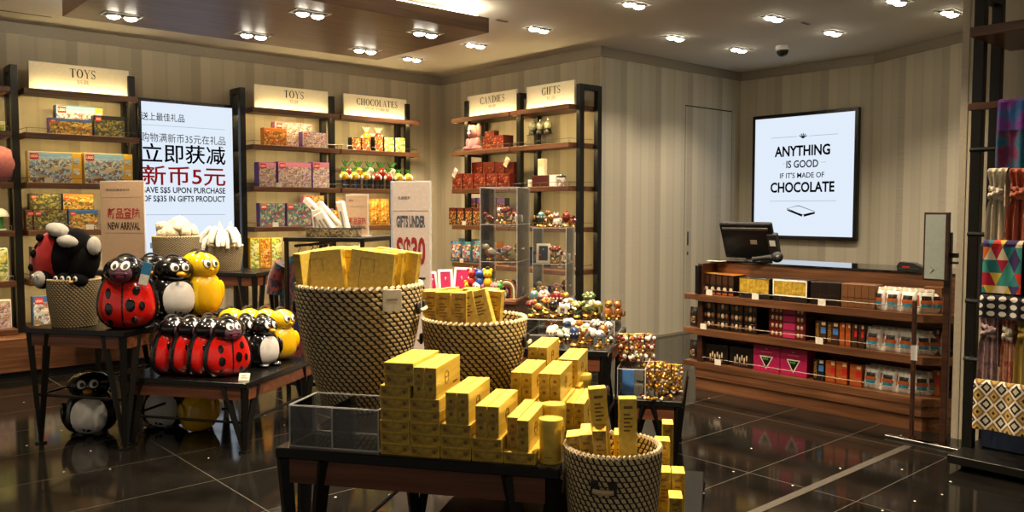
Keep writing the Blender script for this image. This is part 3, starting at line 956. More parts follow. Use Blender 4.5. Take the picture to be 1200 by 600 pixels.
def toybox(label, fr, px0, px1, ptop, z, y, d=.09, art='art_beach', body='box_blue', strip=None, band=None, group='boxed brick toys', logo=True, name='toy_box', rz=0.0, z_is=None):
    """front face spans the columns px0..px1 on the plane y and rises from z to the row ptop"""
    mid = (px0 + px1) / 2
    x0, _ = on_y(fr, px0, ptop, y); x1, _ = on_y(fr, px1, ptop, y)
    _, zt = on_y(fr, mid, ptop, y)
    w, h = x1 - x0, zt - z
    b = B()
    b.box(-w / 2, 0, 0, w / 2, d, h, body, .003)
    e = -.0012
    ar = w / 2 - .006
    sw = .17 * w if strip else 0
    b.quad((-ar, e, .006), (ar - sw, e, .006), (ar - sw, e, h - .006), (-ar, e, h - .006), art)
    if strip:
        b.quad((ar - sw, e, .006), (ar, e, .006), (ar, e, h - .006), (ar - sw, e, h - .006), strip)
        for q in (.28, .62):
            b.quad((ar - sw * .85, e * 2, h * q), (ar - sw * .15, e * 2, h * q), (ar - sw * .15, e * 2, h * (q + .2)), (ar - sw * .85, e * 2, h * (q + .2)), 'art_house')
    if band:
        b.quad((-ar, e * 1.5, h * .80), (ar - sw, e * 1.5, h * .80), (ar - sw, e * 1.5, h - .006), (-ar, e * 1.5, h - .006), band)
    if logo:
        s = min(.2 * h, .07)
        lx, lz = -ar + .012, h - s - .016
        b.quad((lx, e * 3, lz), (lx + s * 1.25, e * 3, lz), (lx + s * 1.25, e * 3, lz + s), (lx, e * 3, lz + s), 'lego_red')
        put_text(b, 'LEGO', lx + s * .12, lx + s * 1.13, lz + s * .3, lz + s * .72, e * 4, 'white_gloss', .02)
    return solo(name, b, label, 'toy box' if name == 'toy_box' else 'box', fr, ((x0 + x1) / 2, y, z), rz, group)

Y1 = 8.97
# bay beside the left post
toybox('yellow-striped brick toy box with beach house picture, left of the pair on the third shelf', 'W', 32, 95, 178, 1.80, Y1, art='art_beach', body='box_yellow', strip='box_yellow', band='art_house')
toybox('yellow-striped brick toy box with beach house picture, beside the new arrival sign', 'W', 98, 155, 180, 1.80, Y1, art='art_beach', body='box_yellow', strip='box_yellow', band='art_house')
toybox('tall pale blue brick toy box standing behind two smaller ones on the upper toy shelf', 'W', 65, 121, 124.5, 2.27, Y1 + .13, art='art_house', body='box_blue', strip='box_yellow', d=.1)
toybox('blue-topped brick toy box with yellow picture, left front on the upper toy shelf', 'W', 57, 108, 139, 2.27, Y1, art='art_desert', body='box_purple', band='box_blue')
toybox('black brick toy box with orange title, right front on the upper toy shelf', 'W', 109.5, 146, 136, 2.27, Y1, art='art_night', body='box_dark', band='box_dark')
for i, (a, b_, tp, ar, bo, ln) in enumerate(((30, 38, 246, 'art_night', 'box_red', 'narrow dark brick toy box at the left of the lower row on the fourth shelf'), (39, 79, 246, 'art_night', 'box_red', 'dark green brick toy box in the lower row on the fourth shelf'), (80, 115, 246, 'art_desert', 'box_blue', 'sandy brick toy box with blue top in the lower row beside the sign'))):
    toybox(ln, 'W', a, b_, tp, 1.35, Y1, art=ar, body=bo, band=('box_blue' if ar == 'art_desert' else None))
_, zt = on_y('W', 70, 246, Y1)
toybox('dark green brick toy box lying on top of the lower row on the fourth shelf', 'W', 34, 72, 227, zt, Y1 + .005, art='art_night', body='box_dark')
toybox('sandy orange brick toy box on top of the lower row beside the new arrival sign', 'W', 73, 110, 227, zt, Y1 + .005, art='art_desert', body='box_navy', band='box_orange')
toybox('dark blue brick toy box half hidden by the ladybird plush', 'W', 36, 52, 289, .88, Y1, art='art_night', body='box_navy')
toybox('blue brick toy box beside the rush basket of plush toys', 'W', 38, 66, 347, .43, Y1, art='art_house', body='box_blue', band='box_blue')
# far left bay
b = B(); b.ell((0, 0, .17), (.24, .12, .18), 'plush_pink', 20, 14); b.ell((-.16, -.03, .08), (.14, .12, .09), 'plush_pink', 14, 9)
x, _ = on_y('W', -8, 200, Y1 + .08); solo('cushion', b, 'round pink plush cushion cut by the left edge', 'cushion', 'W', (x, Y1 + .11, 1.80))
x, _ = on_y('W', 1, 255, Y1 + .06)
t = thing('toy_lamp', 'small toy lamp with a white dome shade at the left edge', 'toy lamp', 'W', (x, Y1 + .09, 1.35))
b = B(); b.cyl((0, 0, 0), .05, .015, 'white_gloss', 18, bev=.004); b.cyl((0, 0, .015), .028, .12, 'candy_green', 14); part('base', b, t)
b = B(); b.lathe([(.075, .13), (.073, .15), (.055, .185), (.025, .205), (.001, .21)], 'white_gloss', 20); b.disc((0, 0, .131), .075, 'white_gloss', 20, False); part('shade', b, t)
toybox('green and white toy box at the left edge', 'W', -14, 9, 291, .88, Y1, art='art_green', body='box_white', logo=False)
toybox('pale pink toy box low at the left edge', 'W', -12, 13, 352, .43, Y1, art='art_pink', body='box_white', logo=False)
toybox('small green box high at the left edge', 'W', -9, 6, 142, 2.27, Y1, art='art_green', body='box_white', logo=False)

# bay right of the screen
toybox('orange brick toy box at the left of the upper shelf, right of the lit screen', 'W', 309, 336, 150, 2.27, Y1, art='art_orange', body='box_orange', band='box_orange')
toybox('pink and lilac brick toy box standing behind two others, right of the lit screen', 'W', 322, 365, 144, 2.27, Y1 + .12, art='art_pink', body='box_pink', d=.1)
toybox('purple brick toy box at the right of the upper shelf, right of the lit screen', 'W', 354, 383, 155, 2.27, Y1, art='art_pink', body='box_purple')
for i, (a, b_, l) in enumerate(((303, 323.5, 'narrow pink brick toy box beside the screen post'), (325.5, 365, 'wide pink brick toy box in the middle of its shelf'), (366, 386, 'narrow pink brick toy box next to the candy toppers'))):
    toybox(l, 'W', a, b_, 190, 1.80, Y1, art='art_pink', body='box_purple', band='box_pink', d=.12)
toybox('purple brick toy box with teal picture beside the screen post', 'W', 304, 334, 238, 1.35, Y1, art='art_fairy', body='box_purple')
toybox('purple brick toy box with teal picture, second from the screen post', 'W', 336, 365, 238, 1.35, Y1, art='art_fairy', body='box_purple')
toybox('pale brick toy box standing at the back above the white boxed figures', 'W', 356, 380, 229, 1.35, Y1 + .14, art='art_desert', body='box_pink', d=.1)
toybox('pink brick toy box behind the white boxed figures', 'W', 366, 391, 244, 1.35, Y1, art='art_pink', body='box_purple')
for i, (a, b_) in enumerate(((293, 304), (305, 317), (318, 330))):
    toybox('yellow-green toy box low behind the garment rack, %s from the screen post' % ORD[i], 'W', a, b_, 279, .88, Y1, art='art_yellow' if i % 2 else 'art_green', body='box_yellow', logo=False)

# chocolates bay
G = 'boxed chocolates below the chocolates header'
for i, (a, b_, tp, dd) in enumerate(((412, 423, 161, 0), (424, 434, 162, 0), (439, 449, 160, .0), (450, 462, 160.5, 0), (463, 475, 161, 0))):
    toybox('red and brown chocolate box, %s from the left below the chocolates header' % ORD[i], 'W', a, b_, tp, 2.27, Y1 + .04 + dd, art='art_choc' if i < 3 else 'art_green', body='box_dark', logo=False, group=G, name='chocolate_box')

def topper(label, x, y, z, col, hat, group, s=1.0, fr='W'):
    """candy dispenser: tube, round head, limbs and a leaf tuft"""
    t = thing('candy_topper', label, 'candy toy', fr, (x, y, z), 0, group)
    b = B(); b.cyl((0, 0, 0), .028 * s, .10 * s, 'box_navy' if col != 'candy_red' else 'box_dark', 12, bev=.003); part('tube', b, t)
    b = B(); b.ell((0, -.005, .145 * s), (.05 * s, .04 * s, .052 * s), col, 14, 9)
    for q in (-1, 1):
        b.ell((q * .052 * s, -.012, .135 * s), (.016 * s, .016 * s, .028 * s), 'candy_white', 8, 6)
    part('body', b, t)
    b = B()
    for q in (-1, 1):
        b.ell((q * .017 * s, -.042 * s, .163 * s), (.012 * s, .007 * s, .014 * s), 'candy_white', 8, 6)
        b.ell((q * .015 * s, -.049 * s, .162 * s), (.005 * s, .003 * s, .006 * s), 'ink', 6, 4)
    part('eyes', b, t)
    b = B()
    for k in range(5):
        a = (k - 2) * .45
        b.tube([(0, 0, .19 * s), (.03 * s * sin(a), 0, .225 * s), (.065 * s * sin(a), -.01, .25 * s)], [.012 * s, .01 * s, .002 * s], hat, 6)
    part('tuft', b, t)
    return t

for i, px in enumerate((403, 415, 428, 441, 455, 467, 478)):
    x, _ = on_y('W', px, 205, Y1 + .02)
    topper('%s candy topper with green tuft, %s from the left below the boxed chocolates' % (('yellow', 'yellow', 'yellow', 'red', 'red', 'yellow', 'yellow')[i], ORD[i]), x, Y1 + .02, 1.80, ('candy_yellow', 'candy_yellow', 'candy_yellow', 'candy_red', 'candy_red', 'candy_yellow', 'candy_yellow')[i], 'candy_green', 'candy toppers in a row', 1.05)
for i, px in enumerate((407, 420, 434, 447, 460)):
    x, _ = on_y('W', px, 190, Y1 + .14)
    topper('candy topper with green tuft in the rear row, %s from the left' % ORD[i], x, Y1 + .16, 1.80, ('candy_red', 'candy_yellow', 'candy_white', 'candy_red', 'candy_white')[i], 'leaf_green', 'candy toppers in a row', 1.4)
for i, (px, c) in enumerate(((433, 'candy_yellow'), (441, 'candy_green'), (447, 'candy_red'))):
    x, _ = on_y('W', px, 155, Y1 + .09)
    topper('%s candy figure on the boxed chocolates shelf, %s from the left' % (c.split('_')[1], ORD[i]), x, Y1 + .17, 2.27, c, 'candy_white', 'candy figures among boxed chocolates', 1.25 if i != 1 else .95)

def pouch(b, w, h, t, m, art=None, art_rect=(-.32, .32, .18, .62), crimp=None):
    """pillow pack: sealed bottom and crimped top, front towards -y"""
    def f(sgn):
        def g(u, v):
            x = (u - .5) * w
            bul = max(0.0, sin(pi * min(1, max(0, (v * 1.06))))) ** .7 * (1 - abs(2 * u - 1) ** 2.6)
            wv = .006 * sin(u * 19 + 1) * (1 if v > .85 else .4)
            return (x * (1 - .05 * sin(pi * v)), sgn * (t / 2 * bul) + wv, v * h)
        return g
    fr = f(-1)
    b.grid(fr, 12, 10, m)
    bk = f(1)
    b.grid(lambda u, v: bk(1 - u, v), 12, 10, m)
    if art:
        u0, u1, v0, v1 = art_rect
        def a(u, v):
            p = fr(.5 + u0 + (u1 - u0) * u, v0 + (v1 - v0) * v)
            return (p[0], p[1] - .0025, p[2])
        b.grid(a, 8, 6, art)
    if crimp:
        for v0, v1 in ((.9, 1.0),):
            def a2(u, v):
                p = fr(u, v0 + (v1 - v0) * v)
                return (p[0], p[1] - .002, p[2])
            b.grid(a2, 12, 2, crimp)
    return b

pouchb = B(); pouch(pouchb, .15, .19, .05, 'box_yellow', 'art_yellow', (-.4, .4, .1, .85), 'box_orange')
PM = pouchb.mesh('candy_pouch')
def mesh_solo(name, me, label, cat, fr, loc, rz=0, group=None, rx=0.0, ry=0.0):
    o = link(name, me); tag(o, label, cat, group); place(o, fr, loc, rz, rx, ry); return o
for i, px in enumerate((393, 402, 428, 440, 452)):
    x, _ = on_y('W', px, 255, Y1)
    mesh_solo('candy_pouch', PM, 'yellow candy pouch, %s from the left below the candy toppers' % ORD[i], 'pouch', 'W', (x, Y1 + .03, 1.35), 0, 'yellow candy pouches', 0)
for i, px in enumerate((396, 427, 440, 451)):
    x, _ = on_y('W', px, 238, Y1 + .1)
    o = mesh_solo('candy_pouch', PM, 'yellow candy pouch on the raised rear row, %s from the left below the candy toppers' % ORD[i], 'pouch', 'W', (x, Y1 + .12, 1.35), 0, 'yellow candy pouches', 0)
    o.scale = (1, 1, 1.75)
for i, px in enumerate((425, 435, 445, 456, 466)):
    x, _ = on_y('W', px, 290, Y1)
    mesh_solo('candy_pouch', PM, 'yellow candy pouch low behind the gold cartons, %s from the left' % ORD[i], 'pouch', 'W', (x, Y1 + .03, .88), 0, 'low row of yellow candy pouches', 0)

# candies and gifts on the back wall
YS = 6.53
GC = 'boxed candies below the candies header'
x, _ = on_y('S', 552, 180, YS)
t = thing('plush_doll', 'pink plush doll sitting below the candies header', 'plush toy', 'S', (x, YS + .04, 2.27), 0)
b = B(); b.ell((0, .01, .085), (.085, .07, .09), 'plush_rose', 16, 10)
for q in (-1, 1):
    b.ell((q * .09, -.02, .03), (.06, .07, .035), 'plush_rose', 12, 8); b.ell((q * .095, -.01, .1), (.03, .035, .06), 'plush_rose', 10, 7)
part('body', b, t)
b = B(); b.ell((0, 0, .235), (.085, .075, .085), 'plush_rose', 16, 10)
for q in (-1, 1):
    b.ell((q * .085, .01, .25), (.03, .03, .085), 'plush_rose', 10, 8)
    b.ell((q * .03, -.07, .245), (.011, .008, .013), 'ink', 8, 6)
b.ell((0, -.074, .215), (.025, .012, .018), 'candy_white', 10, 6)
part('head', b, t)
toybox('red suitcase shaped candy box below the candies header', 'S', 565, 590, 159, 2.27, YS + .02, d=.16, art='art_red', body='box_brown', logo=False, group=GC, name='candy_box')
_, zt = on_y('S', 575, 159, YS + .04)
toybox('small dark red candy box on top of the suitcase shaped box', 'S', 568, 579, 153.5, zt, YS + .05, d=.08, art='art_red', body='box_red', logo=False, group=GC, name='candy_box')
for i, (a, b_) in enumerate(((530, 541.5), (542.5, 554), (555, 569), (570, 583), (584, 597))):
    toybox('dark red candy box in the front row, %s from the corner' % ORD[i], 'S', a, b_, 203.5, 1.80, YS, d=.09, art='art_red', body='box_red', logo=False, group=GC, name='candy_box')
for i, (a, b_) in enumerate(((552.5, 565), (566, 579), (580, 591), (592, 602))):
    toybox('red candy box standing tall behind, %s from the corner' % ORD[i], 'S', a, b_, 190, 1.80, YS + .13, d=.09, art='art_red', body='box_red', band='box_red', logo=False, group=GC, name='candy_box')
for i, (px, py) in enumerate(((536, 204), (589, 191))):
    x, z = on_y('S', px, py, YS + .04)
    b = B(); b.box(-.035, 0, -.045, .035, .02, .07, 'box_cream', .003); b.quad((-.028, -.001, -.02), (.028, -.001, -.02), (.028, -.001, .05), (-.028, -.001, .05), 'art_pink')
    solo('gift_card', b, ('white card leaning on the red candy boxes near the corner', 'white card leaning on the tall red candy boxes')[i], 'card', 'S', (x, YS - .012 if not i else YS + .09, z), 0, None, 0, .6)
for i in range(4):
    a = 547.5 + i * 11.4
    toybox('black candy box with yellow print, %s from the corner in the rear row' % ORD[i], 'S', a, a + 10, 232, 1.35, YS + .13, d=.08, art='art_dark', body='box_dark', band='box_purple', logo=False, group='dark boxed candies', name='candy_box')
for i in range(9):
    a = 526 + i * 9.2
    toybox('black and red candy box, %s from the corner in the front row' % ORD[i], 'S', a, a + 8.4, 243.5, 1.35, YS, d=.08, art='art_dark', body='box_dark', band='box_red', logo=False, group='dark boxed candies', name='candy_box')
pb = B(); pouch(pb, .19, .26, .07, 'box_teal', 'art_blue', (-.42, .42, .06, .86), 'box_blue'); PB = pb.mesh('candy_pouch')
for i, (px, rz) in enumerate(((533, .3), (545, .1), (557, -.1))):
    x, _ = on_y('S', px, 300, YS)
    mesh_solo('candy_pouch', PB, 'bright blue and yellow candy pouch, %s from the corner' % ORD[i], 'pouch', 'S', (x, YS + .03, .88), rz, 'blue and yellow candy pouches')
for i, px in enumerate((541, 552, 563, 572)):
    x, _ = on_y('S', px, 290, YS + .14)
    o = mesh_solo('candy_pouch', PB, 'bright blue candy pouch standing behind, %s from the corner' % ORD[i], 'pouch', 'S', (x, YS + .16, .88), 0, 'blue and yellow candy pouches'); o.scale = (1, 1, 1.12)
for i in range(3):
    toybox('flat striped wafer box stacked %s from the shelf up beside the blue pouches' % ORD[i], 'S', 556, 582, 300 - (i + 1) * 5.6, .88 + i * .048, YS + .06, d=.12, art='art_blue', body='box_orange', logo=False, group='stacked wafer boxes', name='wafer_box')
plain('globe_glass', '#c9cdb8', 0.08, .3)
for i, px in enumerate((624, 633, 642)):
    x, _ = on_y('S', px, 150, YS + .3)
    t = thing('snow_globe', 'small snow globe on the gifts shelf, %s from the middle post' % ORD[i], 'snow globe', 'S', (x, YS + .3, 2.27), 0, 'snow globes below the gifts header')
    b = B(); b.lathe([(.045, 0), (.047, .015), (.036, .05), (.034, .055)], 'box_dark', 16); part('base', b, t)
    b = B(); b.ell((0, 0, .1), (.05, .05, .052), 'globe_glass', 16, 12); part('globe', b, t)
    b = B(); b.cyl((0, 0, .148), .008, .025, 'chrome', 8); part('finial', b, t)
    for o in t.children: pass
    t.location.z = 2.27 + .16
    b = B(); b.box(-.05, -.05, -.16, .05, .05, 0, 'acrylic_bright', .002); part('riser', b, t)
GG = 'gift boxes on the gifts shelf'
toybox('brown gift box with gold seal on the gifts shelf', 'S', 623.5, 643, 205.5, 1.80, YS, d=.12, art='box_brown', body='box_brown', logo=False, group=GG, name='gift_box')
_, zt = on_y('S', 632, 205.5, YS)
toybox('tall white gift box standing on the brown gift box', 'S', 630, 637, 186, zt, YS + .03, d=.06, art='box_cream', body='box_white', logo=False, group=GG, name='gift_box')
toybox('square white gift box beside the brown gift box', 'S', 643.5, 651, 205, 1.80, YS, d=.08, art='box_white', body='box_white', logo=False, group=GG, name='gift_box')
x, _ = on_y('S', 657, 210, YS + .04)
t = thing('gift_tin', 'round patterned tin beside the white gift boxes', 'tin', 'S', (x, YS + .05, 1.80))
b = B(); b.cyl((0, 0, 0), .05, .1, 'art_house', 18, bev=.003); part('can', b, t)
b = B(); b.cyl((0, 0, .1), .052, .02, 'steel', 18, bev=.004); b.ell((0, 0, .125), (.03, .03, .015), 'steel', 12, 6); part('lid', b, t)
x, _ = on_y('S', 619.5, 215, YS)
t = thing('candle_jar', 'small cream candle jar at the left of the gifts shelf', 'candle', 'S', (x, YS + .03, 1.80))
b = B(); b.cyl((0, 0, 0), .034, .07, 'box_cream', 16, bev=.004); part('jar', b, t)
b = B(); b.cyl((0, 0, .07), .035, .012, 'white_gloss', 16, bev=.003); part('lid', b, t)
# ---------------------------------------------------------------- hard-shell animal bags
plain('shell_red', '#c4150f', 0.16, var=.02, coat=.5); plain('shell_black', '#0c0b0c', 0.14, var=.02, coat=.5); plain('shell_yellow', '#e9bb0c', 0.18, var=.02, coat=.5)
plain('belly_white', '#cfccc8', 0.3, var=.02); plain('belly_yellow', '#d9a812', 0.25, var=.02); plain('face_mauve', '#6e4a5e', 0.3, var=.03); plain('lip_pink', '#b8405c', 0.35); plain('eye_white', '#f1eee6', 0.2, var=.01); plain('beak_orange', '#e09a18', 0.3); plain('tag_blue', '#2f78a8', 0.35); plain('strap_web', '#241f1c', 0.7, var=.2, vs=200)

def prof(t, p=2.4, pear=.35):
    q = min(1.0, abs(2 * t - 1))
    return (1 - q ** p) ** (1 / p) * (1 + pear * (.5 - t))

def shell(b, rx, ry, h, z0, front, back, p=2.4, pear=.35, seg=28, rows=18):
    vs = []; fs = []
    for j in range(rows + 1):
        t = .5 - .5 * cos(pi * j / rows)
        r = max(prof(t, p, pear), .001)
        for k in range(seg):
            a = 2 * pi * k / seg
            vs.append((rx * r * cos(a), ry * r * sin(a), z0 + h * t))
    for back_half in (0, 1):
        g = []
        for j in range(rows):
            for k in range(seg):
                k2 = (k + 1) % seg
                mid = sin(2 * pi * (k + .5) / seg)
                if (mid > .2) == bool(back_half):
                    g.append((j * seg + k, j * seg + k2, (j + 1) * seg + k2, (j + 1) * seg + k))
        b.add(vs, g, back if back_half else front, True)

def front_y(rx, ry, h, z0, x, z, p=2.4, pear=.35):
    t = min(.999, max(.001, (z - z0) / h))
    r = prof(t, p, pear)
    return -ry * r * sqrt(max(0.0, 1 - (x / (rx * r)) ** 2)) if r > 0 else 0

def patch(b, yf, x0, z0, rx, rz, m, off=.003, n=16, power=2.0):
    """spot hugging the surface y = yf(x, z)"""
    vs = [(x0, yf(x0, z0) - off - .002, z0)]
    for ring in (.55, .92, 1.0):
        for k in range(n):
            a = 2 * pi * k / n
            ca, sa = cos(a), sin(a)
            q = (abs(ca) ** power + abs(sa) ** power) ** (-1 / power)
            x = x0 + rx * ring * ca * q; z = z0 + rz * ring * sa * q
            vs.append((x, yf(x, z) - (off if ring < .99 else 0), z))
    fs = [(0, 1 + k, 1 + (k + 1) % n) for k in range(n)]
    for r in range(2):
        for k in range(n):
            a = 1 + r * n + k; c = 1 + r * n + (k + 1) % n
            fs.append((a, a + n, c + n, c))
    b.add(vs, fs, m, True)

def head_yf(c, r):
    def f(x, z):
        q = 1 - ((x - c[0]) / r[0]) ** 2 - ((z - c[2]) / r[2]) ** 2
        return c[1] - r[1] * sqrt(max(0.0, q))
    return f

def eyes(t, yf, dx, z, rx, rz, look=0.0):
    for s in (-1, 1):
        b = B(); patch(b, yf, s * dx, z, rx * 1.14, rz * 1.14, 'ink', .002); patch(b, yf, s * dx, z, rx, rz, 'eye_white', .006); e = part('eye', b, t)
        b = B(); patch(b, yf, s * dx + look, z - rz * .05, rx * .52, rz * .55, 'ink', .012); part('pupil', b, e)

def strap(t, h, w, ry):
    b = B()
    for s in (-1, 1):
        b.tube([(s * w * (.26 + .06 * sin(pi * q / 12)), ry * (.7 + .42 * sin(pi * q / 12)), h * (.2 + .74 * q / 12)) for q in range(13)], .011, 'strap_web', 6)
    part('straps', b, t)
    b = B(); b.tube([(w * .17 * cos(pi * q / 10), .01, h * (.96 + .12 * sin(pi * q / 10))) for q in range(11)], .009, 'strap_web', 6); part('handle', b, t)

def hang_tag(t, x, y, z, tilt=.25):
    b = B()
    M = Matrix.Translation((x, y, z)) @ Matrix.Rotation(tilt, 4, 'Y')
    b.M = M
    b.box(-.03, -.003, -.15, .03, .0, 0, 'tag_blue', .001)
    b.quad((-.027, -.0035, -.147), (.027, -.0035, -.147), (.027, -.0035, -.08), (-.027, -.0035, -.08), 'white_card')
    b.tube([(0, -.001, 0), (-.005, .0, .03)], .0015, 'white_card', 4)
    part('hang_tag', b, t)

def ladybird(label, group=None, w=.375, h=.48, d=.27, tag_=True):
    t = thing('ladybird_bag', label, 'animal bag', 'T', (0, 0, 0), 0, group)
    rx, ry = w / 2 / 1.1, d / 2 / 1.1
    H = h * .80
    b = B(); shell(b, rx, ry, H, 0, 'shell_red', 'shell_black', 2.4, .38)
    yf = lambda x, z: front_y(rx, ry, H, 0, x, z, 2.4, .38)
    for q in range(12):   # seam between the wing cases
        z0 = H * (.06 + q * .075)
        patch(b, yf, 0, z0 + .014, .006, .02, 'shell_black', .002, 8)
    for x0, z0, a, c in ((-.55, .62, .11, .11), (.50, .66, .13, .10), (-.52, .36, .15, .13), (.30, .42, .17, .14), (.70, .40, .10, .10), (.42, .16, .11, .08), (-.5, .13, .11, .08)):
        patch(b, yf, x0 * rx * .95, z0 * H, a * rx, c * H * .8, 'shell_black', .003)
    part('body', b, t)
    b = B()   # black edge band around the shell
    pts = []
    for k in range(24):
        a = -pi / 2 + 2 * pi * k / 24
        tt = .5 + .5 * sin(a)
        r = max(prof(tt, 2.4, .38), .05)
        pts.append((rx * r * 1.02 * (1 if cos(a) > 0 else -1) if abs(cos(a)) > .02 else 0, ry * .12, H * tt))
    b.tube(pts, .018, 'shell_black', 8, True); part('edge_band', b, t)
    c, r = (0, -d * .10, h * .79), (w * .345, d * .50, h * .195)
    b = B(); b.ell(c, r, 'shell_black', 22, 14)
    part('head', b, t)
    hy = head_yf(c, r)
    fc, frr = (0, c[1] - r[1] * .62, c[2] - r[2] * .06), (w * .205, r[1] * .50, h * .135)
    b = B(); b.ell(fc, frr, 'face_mauve', 18, 12); f = part('face', b, t)
    fy = head_yf(fc, frr)
    b = B(); patch(b, fy, 0, fc[2] - frr[2] * .30, frr[0] * .52, frr[2] * .24, 'ink', .003); patch(b, fy, 0, fc[2] - frr[2] * .10, frr[0] * .60, frr[2] * .14, 'face_mauve', .0045); patch(b, fy, .003, fc[2] - frr[2] * .40, frr[0] * .34, frr[2] * .15, 'lip_pink', .006); part('mouth', b, f)
    ey = lambda x, z: min(fy(x, z), hy(x, z))
    eyes(t, ey, w * .085, fc[2] + frr[2] * .66, w * .068, h * .058, .004)
    strap(t, h * .93, w, ry)
    if tag_: hang_tag(t, w * .42, -d * .36, h * .90)
    return t

def birdbag(name, label, body, belly, cat_group=None, w=.29, h=.43, d=.24, penguin=True):
    t = thing(name, label, 'animal bag', 'T', (0, 0, 0), 0, cat_group)
    rx, ry = w / 2 / 1.05, d / 2 / 1.05
    H = h * .72
    b = B(); shell(b, rx, ry, H, 0, body, body, 2.5, .22)
    yf = lambda x, z: front_y(rx, ry, H, 0, x, z, 2.5, .22)
    part('body', b, t)
    b = B(); patch(b, yf, 0, H * .44, rx * .66, H * .40, belly, .004, 24, 2.3); part('belly', b, t)
    c, r = (0, -d * .04, h * .78), (w * .39, d * .46, h * .215)
    b = B(); b.ell(c, r, body, 22, 14); part('head', b, t)
    hy = head_yf(c, r)
    eyes(t, hy, w * .105, c[2] + r[2] * .24, w * .08, h * .066, .006)
    b = B()
    by = hy(0, c[2] - r[2] * .25)
    if penguin:
        b.ell((0, by - .008, c[2] - r[2] * .26), (w * .085, .03, h * .04), 'beak_orange', 14, 9)
    else:
        b.ell((0, by - .004, c[2] - r[2] * .2), (w * .05, .018, h * .02), 'candy_red' if False else 'beak_orange', 12, 8)
    part('beak', b, t)
    for s in (-1, 1):   # wings
        b = B(); b.ell((s * rx * .96, -.01, H * .5), (.02, .055, H * .25), body, 14, 10, Matrix.Rotation(s * .06, 3, 'Y')); part('wing', b, t)
    if penguin:
        b = B()
        for s in (-1, 1):
            b.ell((s * w * .2, -d * .36, .016), (w * .15, d * .22, .018), 'shell_black', 12, 6)
        part('feet', b, t)
    strap(t, h * .95, w, ry)
    return t

def seat(root, fr, px, py, z, rz, dy=0.0):
    x, y = on_z(fr, px, py, z)
    x, _ = on_y(fr, px, py, y + dy)
    place(root, fr, (x, y + dy, z), rz)
    return root

L = ladybird('large ladybird bag with red spotted shell beside the rush basket of plush toys')
seat(L, 'T', 150, 388, .775, .42, .12)
Pn = birdbag('penguin_bag', 'black penguin bag with white belly between ladybird and yellow chick on the tall table', 'shell_black', 'belly_white', None, .36, .44, .27)
seat(Pn, 'T', 204, 374, .775, 1.0, .08)
Ck = birdbag('chick_bag', 'large yellow chick bag at the right end of the tall table', 'shell_yellow', 'belly_yellow', None, .30, .46, .25, penguin=False)
seat(Ck, 'T', 238, 371, .775, 1.15, .08)
o = dup(Pn, 'T', (-4.0, 5.3, .775), .7, 'black penguin bag hidden behind the large ladybird bag')
o = dup(Ck, 'T', (-3.80, 5.55, .775), .8, 'yellow chick bag peeking out behind the penguin bag')
# rows on the low table
L2 = None
for i, (px, py) in enumerate(((194, 437), (222, 441), (250, 438), (276, 444))):
    lab = 'smaller ladybird bag in the front row of the low table, %s' % ('nearest the tall table', 'second from the tall table', 'third from the tall table', 'showing its whole face')[i]
    x, y = (-3.50, -3.365, -3.23, -3.085)[i], (4.80, 4.80, 4.80, 4.80)[i]
    if L2 is None:
        L2 = ladybird(lab, 'ladybird bags on the low table', .31, .385, .17, False); place(L2, 'T', (x, y + .03, .46), 1.3)
    else:
        dup(L2, 'T', (x, y + .03, .46), (1.3, 1.3, 1.25, .95)[i], lab)
P2 = None
for i, (x, y) in enumerate(((-3.44, 5.15), (-3.31, 5.17), (-3.18, 5.2), (-3.06, 5.22))):
    lab = 'small black penguin bag in the middle row of the low table, %s' % ('hidden at the left', 'second from the left', 'third from the left', 'showing its white belly')[i]
    if P2 is None:
        P2 = birdbag('penguin_bag', lab, 'shell_black', 'belly_white', 'penguin bags on the low table', .25, .35, .2); place(P2, 'T', (x, y, .46), 1.15)
    else:
        dup(P2, 'T', (x, y, .46), 1.15, lab)
C2 = None
for i, (x, y) in enumerate(((-3.44, 5.42), (-3.31, 5.44), (-3.18, 5.45), (-3.05, 5.45))):
    lab = 'small yellow chick bag in the low table rear row, %s' % ('hidden at the left', 'second from the left', 'third from the left', 'standing at the right end')[i]
    if C2 is None:
        C2 = birdbag('chick_bag', lab, 'shell_yellow', 'belly_yellow', 'chick bags on the low table', .25, .37, .2, penguin=False); place(C2, 'T', (x, y, .46), 1.25)
    else:
        dup(C2, 'T', (x, y, .46), 1.25, lab)
# on the floor under the tables
o = dup(Pn, 'T', (0, 0, 0), 0, 'penguin bag standing on the black floor under the tall table'); seat(o, 'T', 107, 514, 0, .6, .12)
o = dup(Pn, 'T', (-3.80, 5.15, 0), .3, 'penguin bag in the shade behind the floor penguin')
o = dup(C2, 'T', (-3.50, 5.10, 0), .9, 'yellow chick bag in the shade under the low table', 'chick bags on the floor', scale=1.05)
# price card leaning at the front edge
x, y = on_z('T', 286, 446, .46)
b = B(); b.box(-.035, 0, 0, .035, .004, .05, 'white_card', .001); b.box(-.02, -.001, .015, .022, 0, .02, 'ink_grey'); b.box(-.02, -.001, .028, .012, 0, .033, 'ink_grey')
solo('price_card', b, 'white price card leaning at the corner of the low table', 'card', 'T', (x, y - .005, .461), .2, None, -.5)

